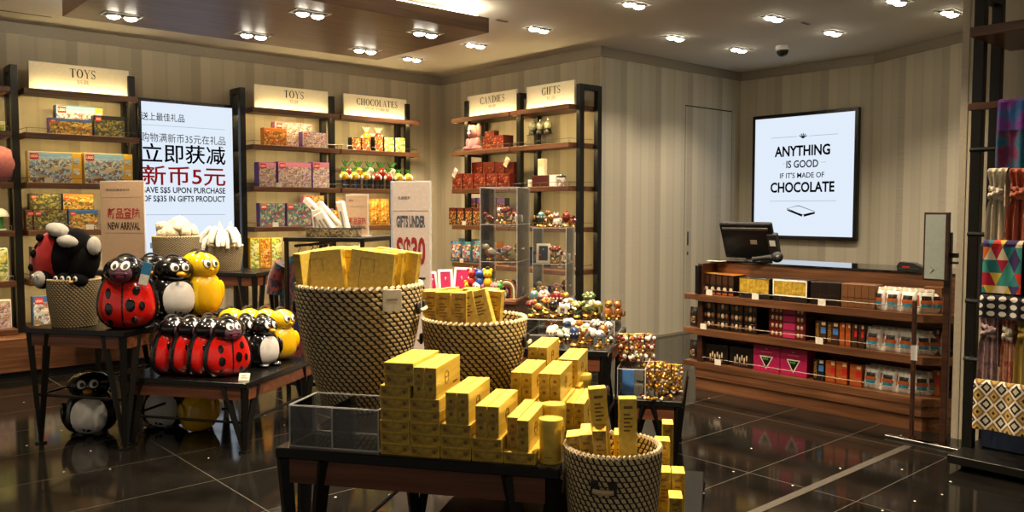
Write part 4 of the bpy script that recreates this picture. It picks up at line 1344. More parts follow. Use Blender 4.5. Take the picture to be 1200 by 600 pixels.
# ---------------------------------------------------------------- rush baskets
def basket(label, x, y, z, R, r, h, m='weave', ears=0, ear_ang=0.0, slot=None, group='round rush baskets'):
    t = thing('rush_basket', label, 'basket', 'T', (x, y, z), 0, group)
    b = B()
    n = 16
    out = [(r + (R - r) * (1 - (1 - k / n) ** 1.7), h * k / n) for k in range(n + 1)]
    b.lathe(out, m, 48)
    b.lathe([(p[0] - .012, p[1]) for p in reversed(out)][:-1] + [(r - .012, .012), (.001, .012)], m, 48)
    b.disc((0, 0, .0), r, m, 48, False)
    part('body', b, t)
    b = B()
    k = 56
    for q in range(k):   # twisted two tone rim
        a0, a1 = 2 * pi * q / k, 2 * pi * (q + .62) / k
        b.tube([((R - .006) * cos(a0), (R - .006) * sin(a0), h - .004), ((R - .006) * cos(a1), (R - .006) * sin(a1), h + .004)], .0085, 'rim_pale', 6)
    b.tube([((R - .006) * cos(2 * pi * q / 40), (R - .006) * sin(2 * pi * q / 40), h) for q in range(40)], .006, 'strap_web', 6, True)
    part('rim', b, t)
    for q in range(ears):
        a = ear_ang + pi * q
        b = B()
        for s in (-.2, .2):
            c_, s_ = cos(a + s * .9), sin(a + s * .9)
            b.M = Matrix.Translation(((R + .003) * c_, (R + .003) * s_, h - .075)) @ Matrix.Rotation(a + s * .9, 4, 'Z')
            b.box(-.006, -.011, -.032, .008, .011, .012, 'strap_web', .004)
        b.M = None
        pts = [((R + .012) * cos(a - .19 + .38 * k / 6), (R + .012) * sin(a - .19 + .38 * k / 6), h - .092 - .002 * sin(pi * k / 6)) for k in range(7)]
        b.tube(pts, .008, 'rim_pale', 6)
        part('handle', b, t)
    return t

basket('largest rush basket holding wide gold cartons', -1.35, 3.02, .775, .247, .135, .482, ears=2, ear_ang=.1)
basket('medium rush basket of gold cartons beside the price sign', -.955, 3.27, .775, .215, .16, .33, ears=2, ear_ang=.05)
basket('smaller front rush basket with upright gold sticks of cartons', -.295, 2.50, .46, .148, .112, .375, ears=2, ear_ang=-pi / 2 - .05)
x, y = on_z('T', 88, 386, .775); x, _ = on_y('T', 88, 386, y + .16)
basket('rush basket of animal plush toys on the tall table', x, y + .16, .775, .165, .135, .31, 'weave_dim')
basket('fine rush basket with fluffy cream plush under the lit screen', -4.80, 6.72, 1.0, .215, .19, .30, 'weave_fine')
basket('small fine rush basket with white bunny plush under the lit screen', -4.28, 6.66, 1.0, .165, .14, .225, 'weave_fine')
# tag on the largest basket
b = B(); b.box(-.035, -.002, -.04, .035, .002, .04, 'white_card', .001); b.box(-.02, -.003, .0, .02, -.002, .006, 'ink_grey')
solo('price_card', b, 'white price card clipped to the rim of the largest basket', 'card', 'T', (-1.15, 2.862, 1.215), .55)

# plush toys
plain('plush_black', '#0a090a', 0.95, spec=.2); plain('plush_red', '#b51a16', 0.9, sheen=.3); plain('plush_grey', '#b9b5ac', 0.9, sheen=.1); plain('plush_cream', '#cfbf9f', 0.95, sheen=.4, bstr=.8, vs=70); plain('plush_white', '#e2dccb', 0.95, sheen=.4, bstr=.4, vs=90)
bx, by = x, y + .16
top = 1.085
t = thing('plush_ladybird', 'ladybird plush toy upside down with red back and pale soles, in the rush basket', 'plush toy', 'T', (bx - .02, by, top + .03)); t.scale = (1.25, 1.1, 1.3)
b = B(); b.ell((-.02, .0, .10), (.13, .11, .13), 'plush_black', 18, 12); b.ell((.06, -.03, .15), (.09, .08, .09), 'plush_black', 14, 9); part('body', b, t)
b = B(); b.ell((-.10, -.03, .085), (.10, .10, .15), 'plush_red', 16, 12, Matrix.Rotation(.45, 3, 'Y'))
for q, w_ in ((-.05, .14), (.0, .04), (.06, .11), (-.01, .19)):
    b.ell((-.15 + w_ * .35 - .02, -.105 - q * .2 + .0, w_), (.02, .025, .022), 'plush_black', 8, 6)
part('wing_case', b, t)
for i, (px_, pz, rr) in enumerate(((-.01, .215, .3), (.055, .16, .15))):
    b = B(); b.ell((px_, -.05, pz), (.075, .07, .045), 'plush_black', 14, 9, Matrix.Rotation(rr, 3, 'Y')); b.ell((px_, -.075, pz + .012), (.068, .06, .036), 'plush_grey', 14, 9, Matrix.Rotation(rr, 3, 'Y')); part('foot', b, t)
b = B(); b.ell((-.10, -.10, -.02), (.055, .045, .05), 'plush_black', 14, 9); b.ell((-.10, -.125, -.018), (.042, .03, .042), 'plush_grey', 12, 8)
for s in (-1, 1):
    b.ell((-.10 + s * .015, -.155, -.002), (.011, .005, .013), 'eye_white', 8, 6); b.ell((-.10 + s * .015, -.16, -.002), (.004, .003, .005), 'ink', 6, 4)
part('head', b, t)
t = thing('plush_penguin', 'black penguin plush toy leaning right with pale soles, in the rush basket', 'plush toy', 'T', (bx - .01, by, top + .02)); t.scale = (1.1, 1.1, 1.3)
b = B(); b.ell((.11, -.02, .06), (.075, .08, .13), 'plush_black', 16, 11, Matrix.Rotation(.5, 3, 'Y')); b.ell((.175, -.03, .145), (.05, .05, .06), 'plush_black', 12, 9); part('body', b, t)
b = B(); b.ell((.195, -.04, .155), (.035, .045, .05), 'plush_grey', 12, 9); part('foot', b, t)
for i, (ox, lab) in enumerate(((.0, 'black plush toy head with round eyes at the middle of the basket rim'), (.10, 'black plush toy head with round eyes at the right of the basket rim'))):
    t = thing('plush_penguin', lab, 'plush toy', 'T', (bx + ox, by - .10, top), 0)
    b = B(); b.ell((0, .03, .0), (.065, .06, .055), 'plush_black', 14, 9); part('head', b, t)
    for s in (-1, 1):
        b = B(); b.ell((s * .025 , -.028, .012), (.016, .008, .019), 'eye_white', 10, 7); b.ell((s * .024, -.034, .012), (.009, .005, .011), 'ink', 8, 6); part('eye', b, t)
    b = B(); b.ell((0, -.035, -.008), (.014, .014, .009), 'beak_orange', 8, 6); part('beak', b, t)
r = random.Random(5)
t = thing('plush_sheep', 'fluffy cream plush toys heaped in the fine rush basket', 'plush toy', 'T', (-4.80, 6.72, 1.3))
b = B()
for k in range(26):
    a = r.uniform(0, 2 * pi); q = r.uniform(0, .15)
    b.ell((q * cos(a), q * sin(a), .04 + .08 * (1 - q / .15) + r.uniform(-.02, .02)), (r.uniform(.045, .07),) * 3, 'plush_cream', 10, 7)
part('fleece', b, t)
b = B(); b.ell((-.07, -.12, .09), (.055, .05, .05), 'plush_cream', 12, 8); b.ell((.08, -.11, .08), (.05, .05, .045), 'plush_cream', 12, 8); part('head', b, t)
t = thing('plush_bunny', 'white bunny plush toys with dangling limbs in the small basket', 'plush toy', 'T', (-4.28, 6.66, 1.225))
b = B()
b.ell((0, 0, .05), (.11, .10, .08), 'plush_white', 16, 10)
part('body', b, t)
for k in range(13):
    a = pi + pi * k / 12 + r.uniform(-.1, .1)
    L_ = r.uniform(.11, .15); zt = r.uniform(.06, .12)
    b = B(); b.tube([(.05 * cos(a), .05 * sin(a), zt), (.12 * cos(a), .12 * sin(a), zt + .035), (L_ * 1.25 * cos(a), L_ * 1.25 * sin(a), zt - .02), (L_ * 1.38 * cos(a), L_ * 1.38 * sin(a), zt - .09)], [.022, .024, .024, .017], 'plush_white', 8); part('limb', b, t)
for s in (-1, 1):
    b = B(); b.tube([(s * .03, .03, .1), (s * .05, .03, .16), (s * .06, .02, .21)], [.018, .02, .008], 'plush_white', 8); part('ear', b, t)

# ---------------------------------------------------------------- gold cartons on the front table
CW, CH, CL = .098, .0365, .25
def carton_mesh(flat=True):
    b = B()
    if flat:
        b.box(-CW / 2, 0, 0, CW / 2, CL, CH, 'gold_lit', .0015, {'front': 'gold_carton', 'left': 'gold_carton', 'right': 'gold_lit', 'back': 'gold_carton'})  # lit tone on top and right, shaded tone on front, left and back
        for x_ in (-.033, .033):
            pts = [(x_ + .007 * cos(2 * pi * k / 10), -.0008, CH / 2 + .007 * sin(2 * pi * k / 10)) for k in range(10)]
            b.add(pts, [tuple(range(10))], 'gold_ink')
        b.box(-CW / 2 + .004, -.0006, CH * .78, CW / 2 - .004, 0, CH * .78 + .0012, 'gold_ink')
    else:
        b.box(-CH / 2, 0, 0, CH / 2, CL, CW, 'gold_lit', .0015, {'front': 'gold_carton', 'left': 'gold_carton', 'back': 'gold_carton'})
        for z_ in (.03, .07):
            pts = [(.006 * cos(2 * pi * k / 10), -.0008, z_ + .006 * sin(2 * pi * k / 10)) for k in range(10)]
            b.add(pts, [tuple(range(10))], 'gold_ink')
        xs = CH / 2 + .0008
        ring = [(xs, CL * .42 + .02 * cos(2 * pi * k / 16), CW * .52 + .02 * sin(2 * pi * k / 16)) for k in range(16)]
        b.tube(ring, .0009, 'gold_ink', 4, True)
        for q in range(4):
            b.box(xs - .0005, CL * .34 + q * .01, CW * .5, xs + .0003, CL * .34 + q * .01 + .006, CW * .54, 'gold_ink')
        for q in range(6):
            b.box(xs - .0005, CL * .68 + q * .008, CW * .2, xs + .0003, CL * .68 + q * .008 + .005, CW * .24, 'gold_ink')
    return b
FLAT = carton_mesh(True).mesh('gold_carton'); UP = carton_mesh(False).mesh('gold_carton')
TT = .7752
F0 = 2.437
def cart(me, label, x, y, z, rz=0.0, group='gold wood-printed cartons', **k):
    return mesh_solo('gold_carton', me, label, 'carton', 'T', (x, y, z), rz, group, **k)
rj = random.Random(8)
cols = [(-.974, 8), (-.874, 5), (-.774, 3), (-.674, 2), (-.573, 1)]
names = ['tallest front stack beside the acrylic box', 'second front stack from the acrylic box', 'third front stack from the acrylic box', 'fourth front stack from the acrylic box', 'end of the front stacks by the tins']
for ci, (x, n) in enumerate(cols):
    for k in range(n):
        dx = rj.uniform(-.002, .002) + (.016 if ci == 0 and k > 5 else 0)
        if n == 1: lab = 'gold carton lying alone under an upright pair by the tins'
        else: lab = 'gold carton lying %s from the table in the %s' % (ORD[k], names[ci])
        cart(FLAT, lab, x + dx, F0 + rj.uniform(-.003, .003), TT + k * (CH + .0004))
pairs = ['topping the second front stack', 'topping the third front stack', 'topping the fourth front stack', 'by the round tin in front']
for ci in range(1, 5):
    x, n = cols[ci]
    for s in (0, 1):
        dx = (-.001, .004, .0, -.008)[ci - 1] + (s - .5) * .0385
        cart(UP, 'gold carton on edge, %s of the pair %s' % ('left one' if not s else 'right one', pairs[ci - 1]), x + dx, F0 + .004 + (.03 if ci == 4 and s == 0 else 0), TT + n * (CH + .0004) + .0002)
# second row of stacks behind
back = [(-.66, 3.08, 4, 'beside the medium basket'), (-.643, 2.80, 2.6, 'behind the third front pair'), (-.556, 2.78, 2.6, 'in the middle of the rear stacks'), (-.505, 2.735, 1, 'behind the second round tin'), (-.49, 2.735, 0, '')]
def rear(x, y, n, lab, pair=True):
    for k in range(n):
        cart(FLAT, 'gold carton lying %s from the table in the rear stack %s' % (ORD[k], lab), x, y, TT + k * (CH + .0004))
    for s in ((0, 1) if pair else (0,)):
        cart(UP, 'gold carton on edge, %s one on the rear stack %s' % ('left' if not s else 'right', lab), x + (s - .5) * .0385, y + .003, TT + n * (CH + .0004) + .0002)
rear(-.660, 3.12, 4, 'beside the medium basket')
rear(-.650, 2.80, 3, 'behind the third front pair')
rear(-.550, 2.80, 3, 'in the middle')
rear(-.536, 3.09, 3, 'behind the middle one')
for s in (0, 1):
    cart(UP, 'gold carton on edge on the table beside the small basket, %s one' % ('left' if not s else 'right'), -.497 + s * .0385 + .003, 2.86, TT, 0)
# in the largest basket: wide cartons standing upright
def wide_mesh():
    b = B(); b.box(-.085, 0, 0, .085, .045, .42, 'gold_lit', .0015, {'left': 'gold_carton', 'right': 'gold_carton'})
    e = -.0008
    for x0_, z0_, x1_, z1_ in ((-.045, .20, -.0435, .39), (-.045, .3885, .01, .39), (.0085, .34, .01, .39)):
        b.box(x0_, e, z0_, x1_, 0, z1_, 'gold_ink')
    for q in range(4):
        b.tube([(-.03 + q * .026 + .009 * cos(2 * pi * k / 8), e, .26 + .012 * sin(2 * pi * k / 8)) for k in range(8)], .0016, 'gold_ink', 4, q % 2 == 0)
    return b.mesh('gold_carton')
WIDE = wide_mesh()
gx, gy = -1.35, 3.02
wides = [(-.13, -.06, -.12, 1.1), (-.135, .0, -.12, 1.1), (-.13, .06, -.1, 1.1), (-.09, .10, -.1, .9), (-.085, -.145, -.1, .12), (-.02, -.06, .04, .1), (.07, -.14, .12, .1), (.09, -.06, .1, .1), (.12, .02, .14, .05), (-.02, .08, .0, .2), (.03, .0, .06, .1)]
for i, (dx, dy, ly, rz) in enumerate(wides):
    lab = 'wide gold carton standing in the largest basket, %s' % ('left end', 'left, second one', 'left, third one', 'left, at the back', 'front, tilted left', 'middle, second row', 'front, tilted right', 'right, second row', 'right end', 'back', 'centre')[i]
    cart(WIDE, lab, gx + dx * .8, gy + dy * .8, .975 + (.0 if i not in (4, 6) else .0), rz, 'wide gold cartons in the largest basket', ry=ly)
# medium basket: long cartons standing
def stick_mesh(L=.30, w=.05, d=.05):
    b = B(); b.box(-w / 2, 0, 0, w / 2, d, L, 'gold_lit', .0015, {'front': 'gold_carton' if d > .045 else 'gold_lit', 'left': 'gold_carton'})
    e = -.0008
    for q in range(5):
        b.box(-w * .25, e, L - .05 - q * .012, w * (.25 if q % 2 else .1), 0, L - .045 - q * .012, 'gold_ink')
    b.box(-w * .25, e, L - .03, w * .25, 0, L - .022, 'gold_ink')
    return b.mesh('gold_carton')
STK = stick_mesh(.36, .062, .05); STR = stick_mesh(.33, .07, .044)
sticks = [(-.165, -.04, -.06), (-.14, -.09, -.05), (-.085, -.115, -.02), (-.02, -.12, .0), (.03, -.08, -.05), (-.13, .0, -.1), (-.06, -.03, -.05), (.01, -.03, .02), (.07, .0, .08), (-.1, .07, -.08), (-.03, .06, 0), (.04, .07, .05)]
for i, (dx, dy, ly) in enumerate(sticks):
    cart(STK, 'gold carton standing in the medium basket, %s %s' % (('front row', 'middle row', 'back row')[0 if i < 5 else 1 if i < 9 else 2], ORD[i if i < 5 else i - 5 if i < 9 else i - 9]), -.955 + dx * .95 - .01, 3.27 + dy, .86, (-.2, -.1, 0, 0, .0)[i] if i < 5 else 0, 'gold cartons in the medium basket', ry=ly)
cart(STR, 'bright gold carton leaning right in the medium basket, inner one', -.895, 3.16, .90, 0, 'gold cartons in the medium basket', ry=-.22)
cart(STR, 'bright gold carton leaning right in the medium basket, outer one', -.832, 3.165, .91, 0, 'gold cartons in the medium basket', ry=-.26)
# small front basket
BX, BY = -.295, 2.50
S2 = stick_mesh(.34, .052, .036)
for i, (dx, dy, z, ly, lx, rz, lab) in enumerate(((-.015, -.03, .68, -.09, .05, .25, 'tallest upright gold stick in the small front basket'), (.055, -.05, .655, -.02, .04, .2, 'second tall upright gold stick in the small front basket'))):
    cart(S2, lab, BX + dx, BY + dy, z, rz, 'gold cartons in the small front basket', ry=ly, rx=lx)
S3 = stick_mesh(.23, .04, .055)
for i, (dx, dy, z, ly, rz) in enumerate(((-.085, -.03, .645, -.14, .1), (-.052, -.045, .655, -.10, .1), (-.02 - .0, -.07, .675, -.05, .1), (-.06, .03, .65, -.1, .1), (.02, .03, .64, 0, .1))):
    cart(S3, 'short gold carton in the small front basket, %s from its left side' % ORD[i], BX + dx, BY + dy, z, rz, 'gold cartons in the small front basket', ry=ly, rx=.12)
# upright on the low nesting table
S4 = stick_mesh(.235, .042, .075); S5 = stick_mesh(.31, .05, .06)
cart(S4, 'gold carton standing on the low table, outermost right', -.107, 2.72, .4602, .1, 'gold cartons on the low table')
cart(S4, 'gold carton standing on the low table, second from outside', -.152, 2.72, .4602, .1, 'gold cartons on the low table')
cart(S5, 'tall gold carton standing on the low table behind the small basket', -.165, 2.82, .4602, .1, 'gold cartons on the low table')
cart(S4, 'gold carton standing on the low table deepest behind the small basket', -.17, 3.25, .4602, .1, 'gold cartons on the low table').scale = (1, 1, 1.1)
cart(S4, 'gold carton standing on the low table close to the small basket', -.11, 2.615, .4602, .1, 'gold cartons on the low table').scale = (1, 1, .8)

# round tins
def tin(label, x, y, z):
    t = thing('round_tin', label, 'tin', 'T', (x, y, z), 0, 'round gold tins')
    b = B(); b.lathe([(.0355, 0), (.037, .0005), (.037, .005), (.0352, .0055), (.0352, .1125)], 'gold_tin', 32); b.disc((0, 0, 0), .0355, 'gold_tin', 32, False)
    b.box(-.012, -.037, .02, .012, -.0355, .022, 'gold_ink'); part('can', b, t)
    b = B(); b.lathe([(.0352, .1124), (.0385, .1126), (.0385, .131), (.0365, .1345), (.034, .1345), (.0335, .133), (.001, .133)], 'gold_tin', 32); part('lid', b, t)
    return t
t = tin('round pale gold tin at the front corner of the display table', -.484, 2.49, TT)
dup(t, 'T', (-.512, 2.685, TT), .3, 'round pale gold tin behind the front tin')
x, y = on_z('T', 677, 452, .91)
dup(t, 'T', (-.5, 3.2, TT + .0), .3, 'round pale gold tin behind the rear cartons')

# clear acrylic box on the corner
def acrylic_box(label, fr, x, y, z, w, d, h, lid=True, div=None, group=None, tiers=1, name='acrylic_box', rz=0.0, pm='acrylic'):
    t = thing(name, label, 'display case', fr, (x, y, z), rz, group)
    e = .004
    def pane(nm, x0, y0, z0, x1, y1, z1):
        b = B(); b.box(x0, y0, z0, x1, y1, z1, pm); part(nm, b, t)
    H = h * tiers
    pane('side_panel', 0, 0, 0, e, d, H); pane('side_panel', w - e, 0, 0, w, d, H)
    pane('front_panel', e, 0, 0, w - e, e, H)
    pane('back_panel', e, d - e, 0, w - e, d, H)
    if div: pane('divider', div - e / 2, e, 0, div + e / 2, d - e, H)
    for k in range(tiers + 1 if lid else tiers):
        pane('shelf', e, e, h * k, w - e, d - e, h * k + e)
    b = B(); q = .002
    for X_ in ((0, w) if not div else (0, div, w)):
        for Y_ in ((0, d) if X_ != div else (0,)):
            b.box(X_ - q, Y_ - q, 0, X_ + q, Y_ + q, H, 'acrylic_edge')
    for k in range(tiers + 1):
        zz = min(h * k, H - q) + (q if k == 0 else 0)
        b.box(0, -q, zz - q, w, q, zz + q, 'acrylic_edge'); b.box(0, d - q, zz - q, w, d + q, zz + q, 'acrylic_edge')
        b.box(-q, 0, zz - q, q, d, zz + q, 'acrylic_edge'); b.box(w - q, 0, zz - q, w + q, d, zz + q, 'acrylic_edge')
    part('edges', b, t)
    return t
acrylic_box('clear acrylic box with a divider at the corner of the front table', 'T', -1.345, 2.45, TT, .31, .19, .138, div=.15, lid=False, pm='acrylic_bright')
# ---------------------------------------------------------------- till counter with chocolate shelves
CYF = 5.93
t = thing('till_counter', 'walnut till counter with three open shelves of chocolate', 'counter', 'S', (0, 0, 0))
XL, XR = -4.31, -2.24
def chamfer(x0, x1, y0, y1, c=.17):
    return [(x0, y0), (x1 - c, y0), (x1, y0 + c * .8), (x1, y1), (x0, y1)]
b = B(); b.box(XL - .02, 6.162, 1.085, XR + .0, 6.75, 1.10, 'black_glass', .002); part('worktop', b, t)
b = B(); b.box(XL + .02, 6.25, .06, XR - .02, 6.70, 1.085, 'walnut'); part('body', b, t)
b = B(); b.box(XL, CYF + .03, .09, XL + .05, 6.25, 1.085, 'walnut_dark', .003); part('side_panel', b, t)
b = B(); b.box(XL - .0, CYF - .01, .825, XL + .035, CYF + .03, 1.07, 'black_metal', .002); part('post', b, t)
b = B(); b.box(XL + .05, 6.17, .82, XR - .0, 6.25, 1.085, 'walnut'); part('fascia', b, t)
for z in (.82, .525, .235):
    b = B(); b.slab(chamfer(XL, XR, CYF, 6.25), z - .055, z, 'walnut'); part('shelf', b, t)
    b = B(); b.slab([(XL - .14, CYF + .03), (XL, CYF + .03), (XL, 6.25), (XL - .14, 6.25)], z - .05, z - .005, 'walnut'); part('end_shelf', b, t)
    b = B()
    c = .17
    pts = [(XL + .06, 6.15, z + .045), (XL + .06, CYF + .03, z + .045), (XR - c - .02, CYF + .03, z + .045), (XR - .04, CYF + .03 + c * .8, z + .045)]
    b.tube(pts, .003, 'rail_metal', 6)
    for q in range(6):
        x_ = XL + .06 + (XR - c - XL - .08) * q / 5
        b.tube([(x_, CYF + .03, z), (x_, CYF + .03, z + .045)], .0025, 'rail_metal', 6)
    part('rail', b, t)
b = B(); b.slab(chamfer(XL + .0, XR, CYF + .02, 6.25), .0, .10, 'walnut'); part('plinth', b, t)
b = B(); b.slab(chamfer(XL + .0, XR, CYF + .005, 6.25), .105, .18, 'walnut'); part('kick_rail', b, t)
for px, py, z in ((830, 343, .82), (884, 348, .82), (962, 356, .82), (823, 383, .525), (959, 401, .525), (840, 427, .235)):
    x, _ = on_y('S', px, py, CYF)
    b = B(); b.box(x - .03, CYF + .012, z - .012, x + .03, CYF + .018, z + .045, 'white_card'); part('price_tag', b, t)

def crect(px0, px1, ptop, z, y):
    x0, _ = on_y('S', px0, ptop, y); x1, _ = on_y('S', px1, ptop, y); _, zt = on_y('S', (px0 + px1) / 2, ptop, y)
    return x0, x1, zt - z

def choc(label, px0, px1, ptop, z, y=5.985, d=.12, body='box_dark', group=None, deco=None, name='chocolate_box', faces=None):
    x0, x1, h = crect(px0, px1, ptop, z, y)
    w = x1 - x0
    b = B(); b.box(-w / 2, 0, 0, w / 2, d, h, body, .002, faces)
    if deco: deco(b, w, h)
    return solo(name, b, label, 'chocolate box', 'S', ((x0 + x1) / 2, y, z + .0005), 0, group)

plain('choc_dark', '#160f0c', 0.3); plain('choc_brown', '#3b2012', 0.35); plain('choc_tan', '#6b4526', 0.4); plain('choc_orange', '#9c4a1a', 0.35); plain('choc_gold', '#b08a3a', 0.35, .3); plain('choc_pink', '#b3265a', 0.35); plain('label_blue', '#3f6fae', 0.35); plain('label_red', '#b3221e', 0.35); plain('praline', '#7a4a26', 0.4); plain('nut_cream', '#c9b08a', 0.45); plain('magenta_card', '#a3174c', 0.4); plain('pouch_white', '#d6d1c6', 0.35)
pic('art_praline', ['#5a3218', '#a9835a', '#33190d', '#c9b08a', '#1c110b'], 60)
E_ = -.0012
def d_bottle(b, w, h):
    b.quad((-w * .42, E_, h * .5), (w * .42, E_, h * .5), (w * .42, E_, h * .92), (-w * .42, E_, h * .92), 'choc_brown')
    pts = [(w * .3 * cos(2 * pi * k / 12), E_ * 2, h * .30 + w * .3 * sin(2 * pi * k / 12)) for k in range(12)]
    b.add(pts, [tuple(range(12))], 'nut_cream')
    b.quad((-w * .4, E_, .004), (w * .4, E_, .004), (w * .4, E_, h * .12), (-w * .4, E_, h * .12), 'choc_orange')
for i in range(6):
    a = 818 + i * 7.1
    choc('slim dark chocolate box with white dot, %s from the left on the top shelf' % ORD[i], a, a + 6.6, 319.5 + i * .7, .82, 6.0, .2, 'choc_dark', 'slim dark chocolate boxes', d_bottle, faces={'top': 'box_orange' if i > 1 else 'box_yellow'})
def d_tray(rim):
    def f(b, w, h):
        b.quad((-w * .47, E_, h * .28), (w * .47, E_, h * .28), (w * .47, E_, h * .95), (-w * .47, E_, h * .95), 'gold_carton')
        for q in range(9):
            x_ = -w * .45 + q * w * .1
            b.box(x_, E_ * 2, h * .3, x_ + w * .012, E_, h * .93, 'choc_gold')
        if rim:
            for r_ in ((-w / 2, h * .92, w / 2, h), (-w / 2, h * .24, w / 2, h * .3), (-w / 2, h * .24, -w * .47, h), (w * .47, h * .24, w / 2, h)):
                b.quad((r_[0], E_ * 2, r_[1]), (r_[2], E_ * 2, r_[1]), (r_[2], E_ * 2, r_[3]), (r_[0], E_ * 2, r_[3]), 'white_gloss')
    return f
choc('gold chocolate box in a dark tray on the top counter shelf', 866, 902, 326, .82, deco=d_tray(False), d=.16)
choc('gold chocolate box with white frame on the top counter shelf', 906, 946, 328, .82, deco=d_tray(True), d=.16)
def d_lines(n, m):
    def f(b, w, h):
        for q in range(1, n):
            x_ = -w / 2 + w * q / n
            b.box(x_ - .001, E_, h * .04, x_ + .001, 0, h * .96, m)
        b.box(-w * .48, E_, h * .42, w * .48, 0, h * .44, m)
    return f
choc('dark brown chocolate box block on the top counter shelf', 950, 985, 331, .82, deco=d_lines(3, 'choc_brown'), body='choc_dark', d=.16)
choc('tan brown chocolate box block next to the white pouches', 986, 1026, 333.5, .82, deco=d_lines(5, 'choc_dark'), body='choc_tan', d=.16)
choc('tan brown chocolate box at the right end of the top counter shelf', 1083, 1104, 336.5, .82, deco=d_lines(3, 'choc_dark'), body='choc_tan', d=.12, y=6.1)
# second shelf: three rows of four, then pink rows
def d_pral(b, w, h):
    for q in range(3):
        x_ = -w * .3 + q * w * .3
        b.ell((x_, 0, h * .55), (w * .12, .006, h * .3), 'nut_cream' if q % 2 else 'praline', 8, 6)
for r_ in range(3):
    for c_ in range(4):
        a = 823 + c_ * 16.2
        x0, x1, h = crect(a, a + 15, 387, .525, 6.0)
        hh = .078
        b = B(); b.box(-(x1 - x0) / 2, 0, 0, (x1 - x0) / 2, .13, hh - .001, 'choc_dark', .002); d_pral(b, x1 - x0, hh)
        solo('chocolate_box', b, 'small black praline box, %s from the left in the %s row of the block' % (ORD[c_], ('bottom', 'middle', 'top')[r_]), 'chocolate box', 'S', ((x0 + x1) / 2, 6.0, .5255 + r_ * hh), 0, 'small black praline boxes')
def d_pink(b, w, h):
    b.quad((-w * .1, E_, h * .1), (w * .22, E_, h * .1), (w * .22, E_, h * .9), (-w * .1, E_, h * .9), 'choc_pink')
    for q in (-.42, -.3, -.18, .32, .42):
        b.ell((w * q * .95, 0, h * .5), (w * .035, .004, h * .28), 'nut_cream', 6, 5)
for r_ in range(4):
    x0, x1, h = crect(901, 944, 387, .525, 6.0)
    b = B(); b.box(-(x1 - x0) / 2, 0, 0, (x1 - x0) / 2, .13, .0625, 'box_red', .002); d_pink(b, x1 - x0, .0625)
    solo('chocolate_box', b, 'flat red and pink praline box, %s from the bottom of its stack' % ORD[r_], 'chocolate box', 'S', ((x0 + x1) / 2, 6.0, .5255 + r_ * .063), 0, 'flat red and pink praline boxes')
def d_bar(lab, txt=True):
    def f(b, w, h):
        b.quad((w * .02, E_, h * .45), (w * .45, E_, h * .45), (w * .45, E_, h * .72), (w * .02, E_, h * .72), lab)
        b.quad((w * .08, E_, h * .82), (w * .42, E_, h * .82), (w * .42, E_, h * .96), (w * .08, E_, h * .96), 'nut_cream')
        if txt:
            vs, fs = text_geo('GODIVA', .01)
            ax = max(v[0] for v in vs)
            k = h * .8 / ax
            b.add([(-w * .15 - v[1] * k * .9, E_ * 2, h * .1 + v[0] * k) for v in vs], fs, 'choc_gold')
    return f
BARS = 'upright chocolate bars'
for i, (a, c, bd, lb, tp) in enumerate(((955.5, 968.5, 'choc_brown', 'label_blue', 376), (969.5, 983, 'choc_brown', 'label_blue', 377.5), (984, 990, 'choc_orange', 'choc_orange', 378.5), (991, 997, 'choc_orange', 'choc_orange', 379), (998, 1005, 'choc_brown', 'label_red', 379.5), (1006, 1013, 'choc_brown', 'label_red', 380.5))):
    choc('upright %s chocolate bar on the middle counter shelf, %s from the left' % (('brown blue-labelled', 'brown blue-labelled', 'orange', 'orange', 'brown red-labelled', 'brown red-labelled')[i], ORD[i]), a, c, tp, .525, 5.98, .1, bd, BARS, d_bar(lb, i < 2), 'chocolate_bar')
choc('upright red chocolate bar at the right end of the middle counter shelf', 1094, 1101, 386, .525, 6.1, .08, 'choc_brown', BARS, d_bar('label_red', False), 'chocolate_bar')
# bottom shelf
def d_nuts(b, w, h):
    for q in range(6):
        b.ell((-w * .25 + q * w * .1, 0, h * (.35 + .12 * (q % 2))), (w * .035, .004, h * .16), 'nut_cream', 6, 5)
        b.ell((-w * .25 + q * w * .1, 0, h * .14), (w * .03, .004, h * .07), 'praline', 6, 5)
choc('large black praline box at the left of the bottom counter shelf', 826, 853, 404, .235, 6.0, .14, 'choc_dark', None, d_nuts)
choc('large black praline box next to the magenta boxes', 855, 882, 407, .235, 6.0, .14, 'choc_dark', None, d_nuts)
def d_mag(b, w, h):
    b.add([(-w * .26, E_, h * .60), (0, E_, h * .10), (w * .26, E_, h * .60)], [(0, 1, 2)], 'white_card')
    b.add([(-w * .20, E_ * 2, h * .56), (0, E_ * 2, h * .17), (w * .20, E_ * 2, h * .56)], [(0, 1, 2)], 'choc_dark')
    for q in (-.09, -.02, .05):
        b.ell((w * q, E_ * 2, h * .48), (w * .03, .003, h * .05), 'candy_green', 6, 5)
    for q in range(7):
        x_ = -w * .45 + q * w * .14
        b.add([(x_, E_, .003), (x_ + w * .08, E_, .003), (x_ + w * .04, E_, h * (.14 + .05 * (q % 3)))], [(0, 1, 2)], 'box_magenta')
    b.box(-w * .2, E_, h * .74, w * .2, 0, h * .76, 'plush_pink'); b.box(-w * .05, E_, h * .84, w * .05, 0, h * .9, 'plush_pink')
choc('magenta chocolate box with triangular window, beside the black boxes', 883, 914, 405, .235, 5.99, .13, 'magenta_card', None, d_mag)
choc('magenta chocolate box with triangular window, beside the upright bars', 914.5, 946, 409, .235, 5.99, .13, 'magenta_card', None, d_mag)
